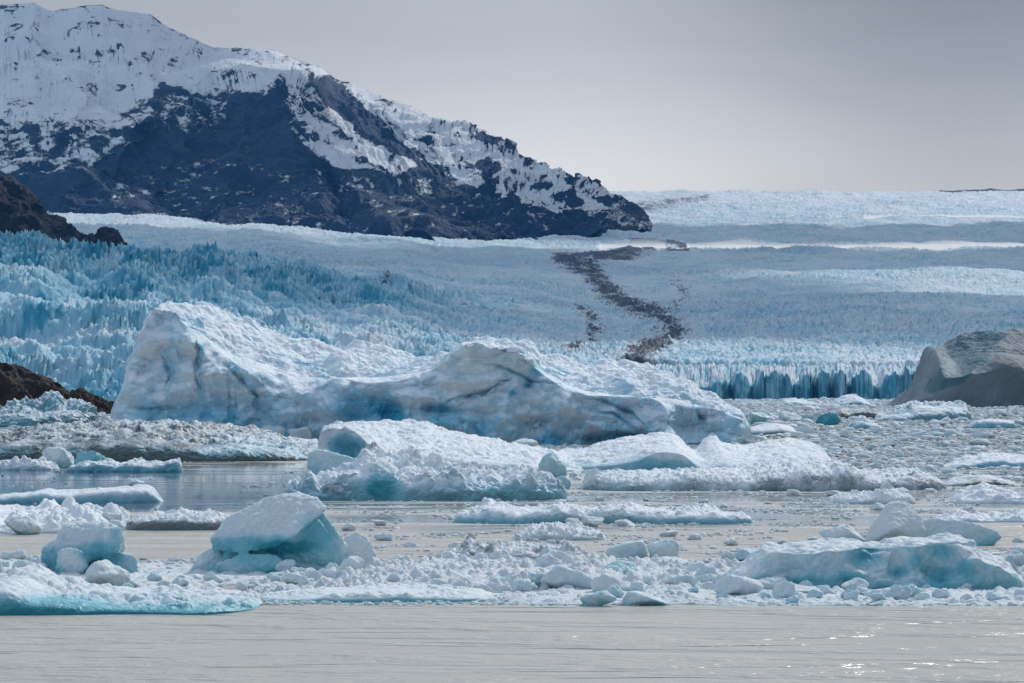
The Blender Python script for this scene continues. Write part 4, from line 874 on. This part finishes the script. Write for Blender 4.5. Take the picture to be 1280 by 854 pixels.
lum = b.m('ADD', lum, b.m('MULTIPLY', b.m('POWER', b.m('MAXIMUM', dp.outputs['Value'], 0.), 7.), 9.))      # thin cloud glowing round the sun
vm = b.n('ShaderNodeVectorMath', operation='SCALE'); b.l(ov, vm.inputs[0]); b.l(lum, vm.inputs['Scale'])
mixc = b.mix(.90, sky.outputs[0], vm.outputs[0])
bg = b.n('ShaderNodeBackground'); b.l(mixc, bg.inputs[0]); bg.inputs[1].default_value = .1
wo = b.n('ShaderNodeOutputWorld'); b.l(bg.outputs[0], wo.inputs[0])

sun = bpy.data.lights.new('sun', 'SUN'); sun.energy = 2.6; sun.angle = RAD(3); sun.color = (1., .95, .88)
so = bpy.data.objects.new('sun', sun); COL.objects.link(so)
so.rotation_euler = (PI / 2 - SUN_EL, 0, PI - SUN_AZ)      # light travels from (sin az, cos az, tan el) to the origin
from mathutils import Vector
d = Vector((math.sin(SUN_AZ) * math.cos(SUN_EL), math.cos(SUN_AZ) * math.cos(SUN_EL), math.sin(SUN_EL)))
so.rotation_euler = (-d).to_track_quat('-Z', 'Y').to_euler()

HAZE = 1.6e-5
if HAZE:
    m, nt = mat('air'); b = NB(nt)
    pv = b.n('ShaderNodeVolumePrincipled'); pv.inputs['Color'].default_value = (.08, .42, 1., 1); pv.inputs['Density'].default_value = HAZE; pv.inputs['Anisotropy'].default_value = .2
    o_ = b.n('ShaderNodeOutputMaterial'); b.l(pv.outputs[0], o_.inputs['Volume'])
    x0, x1, y0, y1, z0, z1 = -15000, 15000, -400, 19500, -40, 2300
    V = np.array([(x, y, z) for z in (z0, z1) for y in (y0, y1) for x in (x0, x1)], f32)
    hz = make_mesh('haze', V, np.array([[0,2,3,1],[4,5,7,6],[0,1,5,4],[2,6,7,3],[0,4,6,2],[1,3,7,5]]), m, smooth=False); tag(hz, 'thin blue air haze over the lake and glacier', 'haze', kind='stuff')

# broken cloud far above and beyond the frame: it keeps the sun off parts of the mountain and the glacier
mc, nt = mat('cloud_vapour'); b = NB(nt); cb = b.princ(Base_Color=(.85, .86, .88), Roughness=1.); tr = b.n('ShaderNodeBsdfTransparent'); ms = b.n('ShaderNodeMixShader'); ms.inputs[0].default_value = .6
b.l(tr.outputs[0], ms.inputs[1]); b.l(cb.outputs[0], ms.inputs[2]); b.out(ms.outputs[0])
def cloud(gx, gy, gz, rx, ry, seed, alt=2850., mt=None):
    k = (alt - gz) / math.tan(SUN_EL); cx, cy_ = gx + k * math.sin(SUN_AZ), gy + k * math.cos(SUN_AZ)
    V, T = ICO[5]; P = V.copy(); r = 1 + .4 * fbm3(V + seed, .9, 4, seed, .5, 1)
    P = P * r[:, None] * np.array([rx, ry, 130.]); P[:, 2] = np.abs(P[:, 2]) * (P[:, 2] > 0) * 1.8 + P[:, 2] * .2
    P += np.array([cx, cy_, alt]); o = make_mesh('cloud', P, T, mt or mc); tag(o, kind='stuff')
for gx, gy, gz, rx, ry in ((-1250, 6200, 300, 1050, 1500), (-100, 5000, 140, 620, 1500), (1300, 7300, 310, 1700, 900), (1500, 3250, 60, 1500, 520), (500, 3900, 90, 420, 500), (1500, 10300, 560, 1700, 950), (-350, 3000, 90, 500, 350)):
    cloud(gx, gy, gz, rx, ry, int(abs(gx) + gy) % 40)

md_, nt = mat('thick_cloud_vapour'); b = NB(nt); b.out(b.princ(Base_Color=(.85, .86, .88), Roughness=1.).outputs[0])
cloud(-2000, 10400, 450, 900, 850, 21, mt=md_); cloud(-2350, 12700, 1200, 760, 1100, 22, mt=md_); cloud(-1050, 9800, 220, 420, 300, 23, mt=md_)

cam = bpy.data.cameras.new('camera'); co = bpy.data.objects.new('camera', cam); COL.objects.link(co); SC.camera = co
cam.sensor_width = 36; cam.lens = 36 * F / 1280; cam.shift_y = (HOR - 427) / 1280; cam.clip_start = 1; cam.clip_end = 60000
co.location = (0, 0, CAMH); co.rotation_euler = (PI / 2, 0, 0)
vs = SC.view_settings; vs.view_transform = 'Standard'; vs.look = 'None'; vs.exposure = 0; vs.gamma = 1
SC.render.engine = 'CYCLES'
cy = SC.cycles; cy.use_denoising = True; cy.max_bounces = 6; cy.diffuse_bounces = 3; cy.glossy_bounces = 3; cy.volume_bounces = 0; cy.use_adaptive_sampling = True
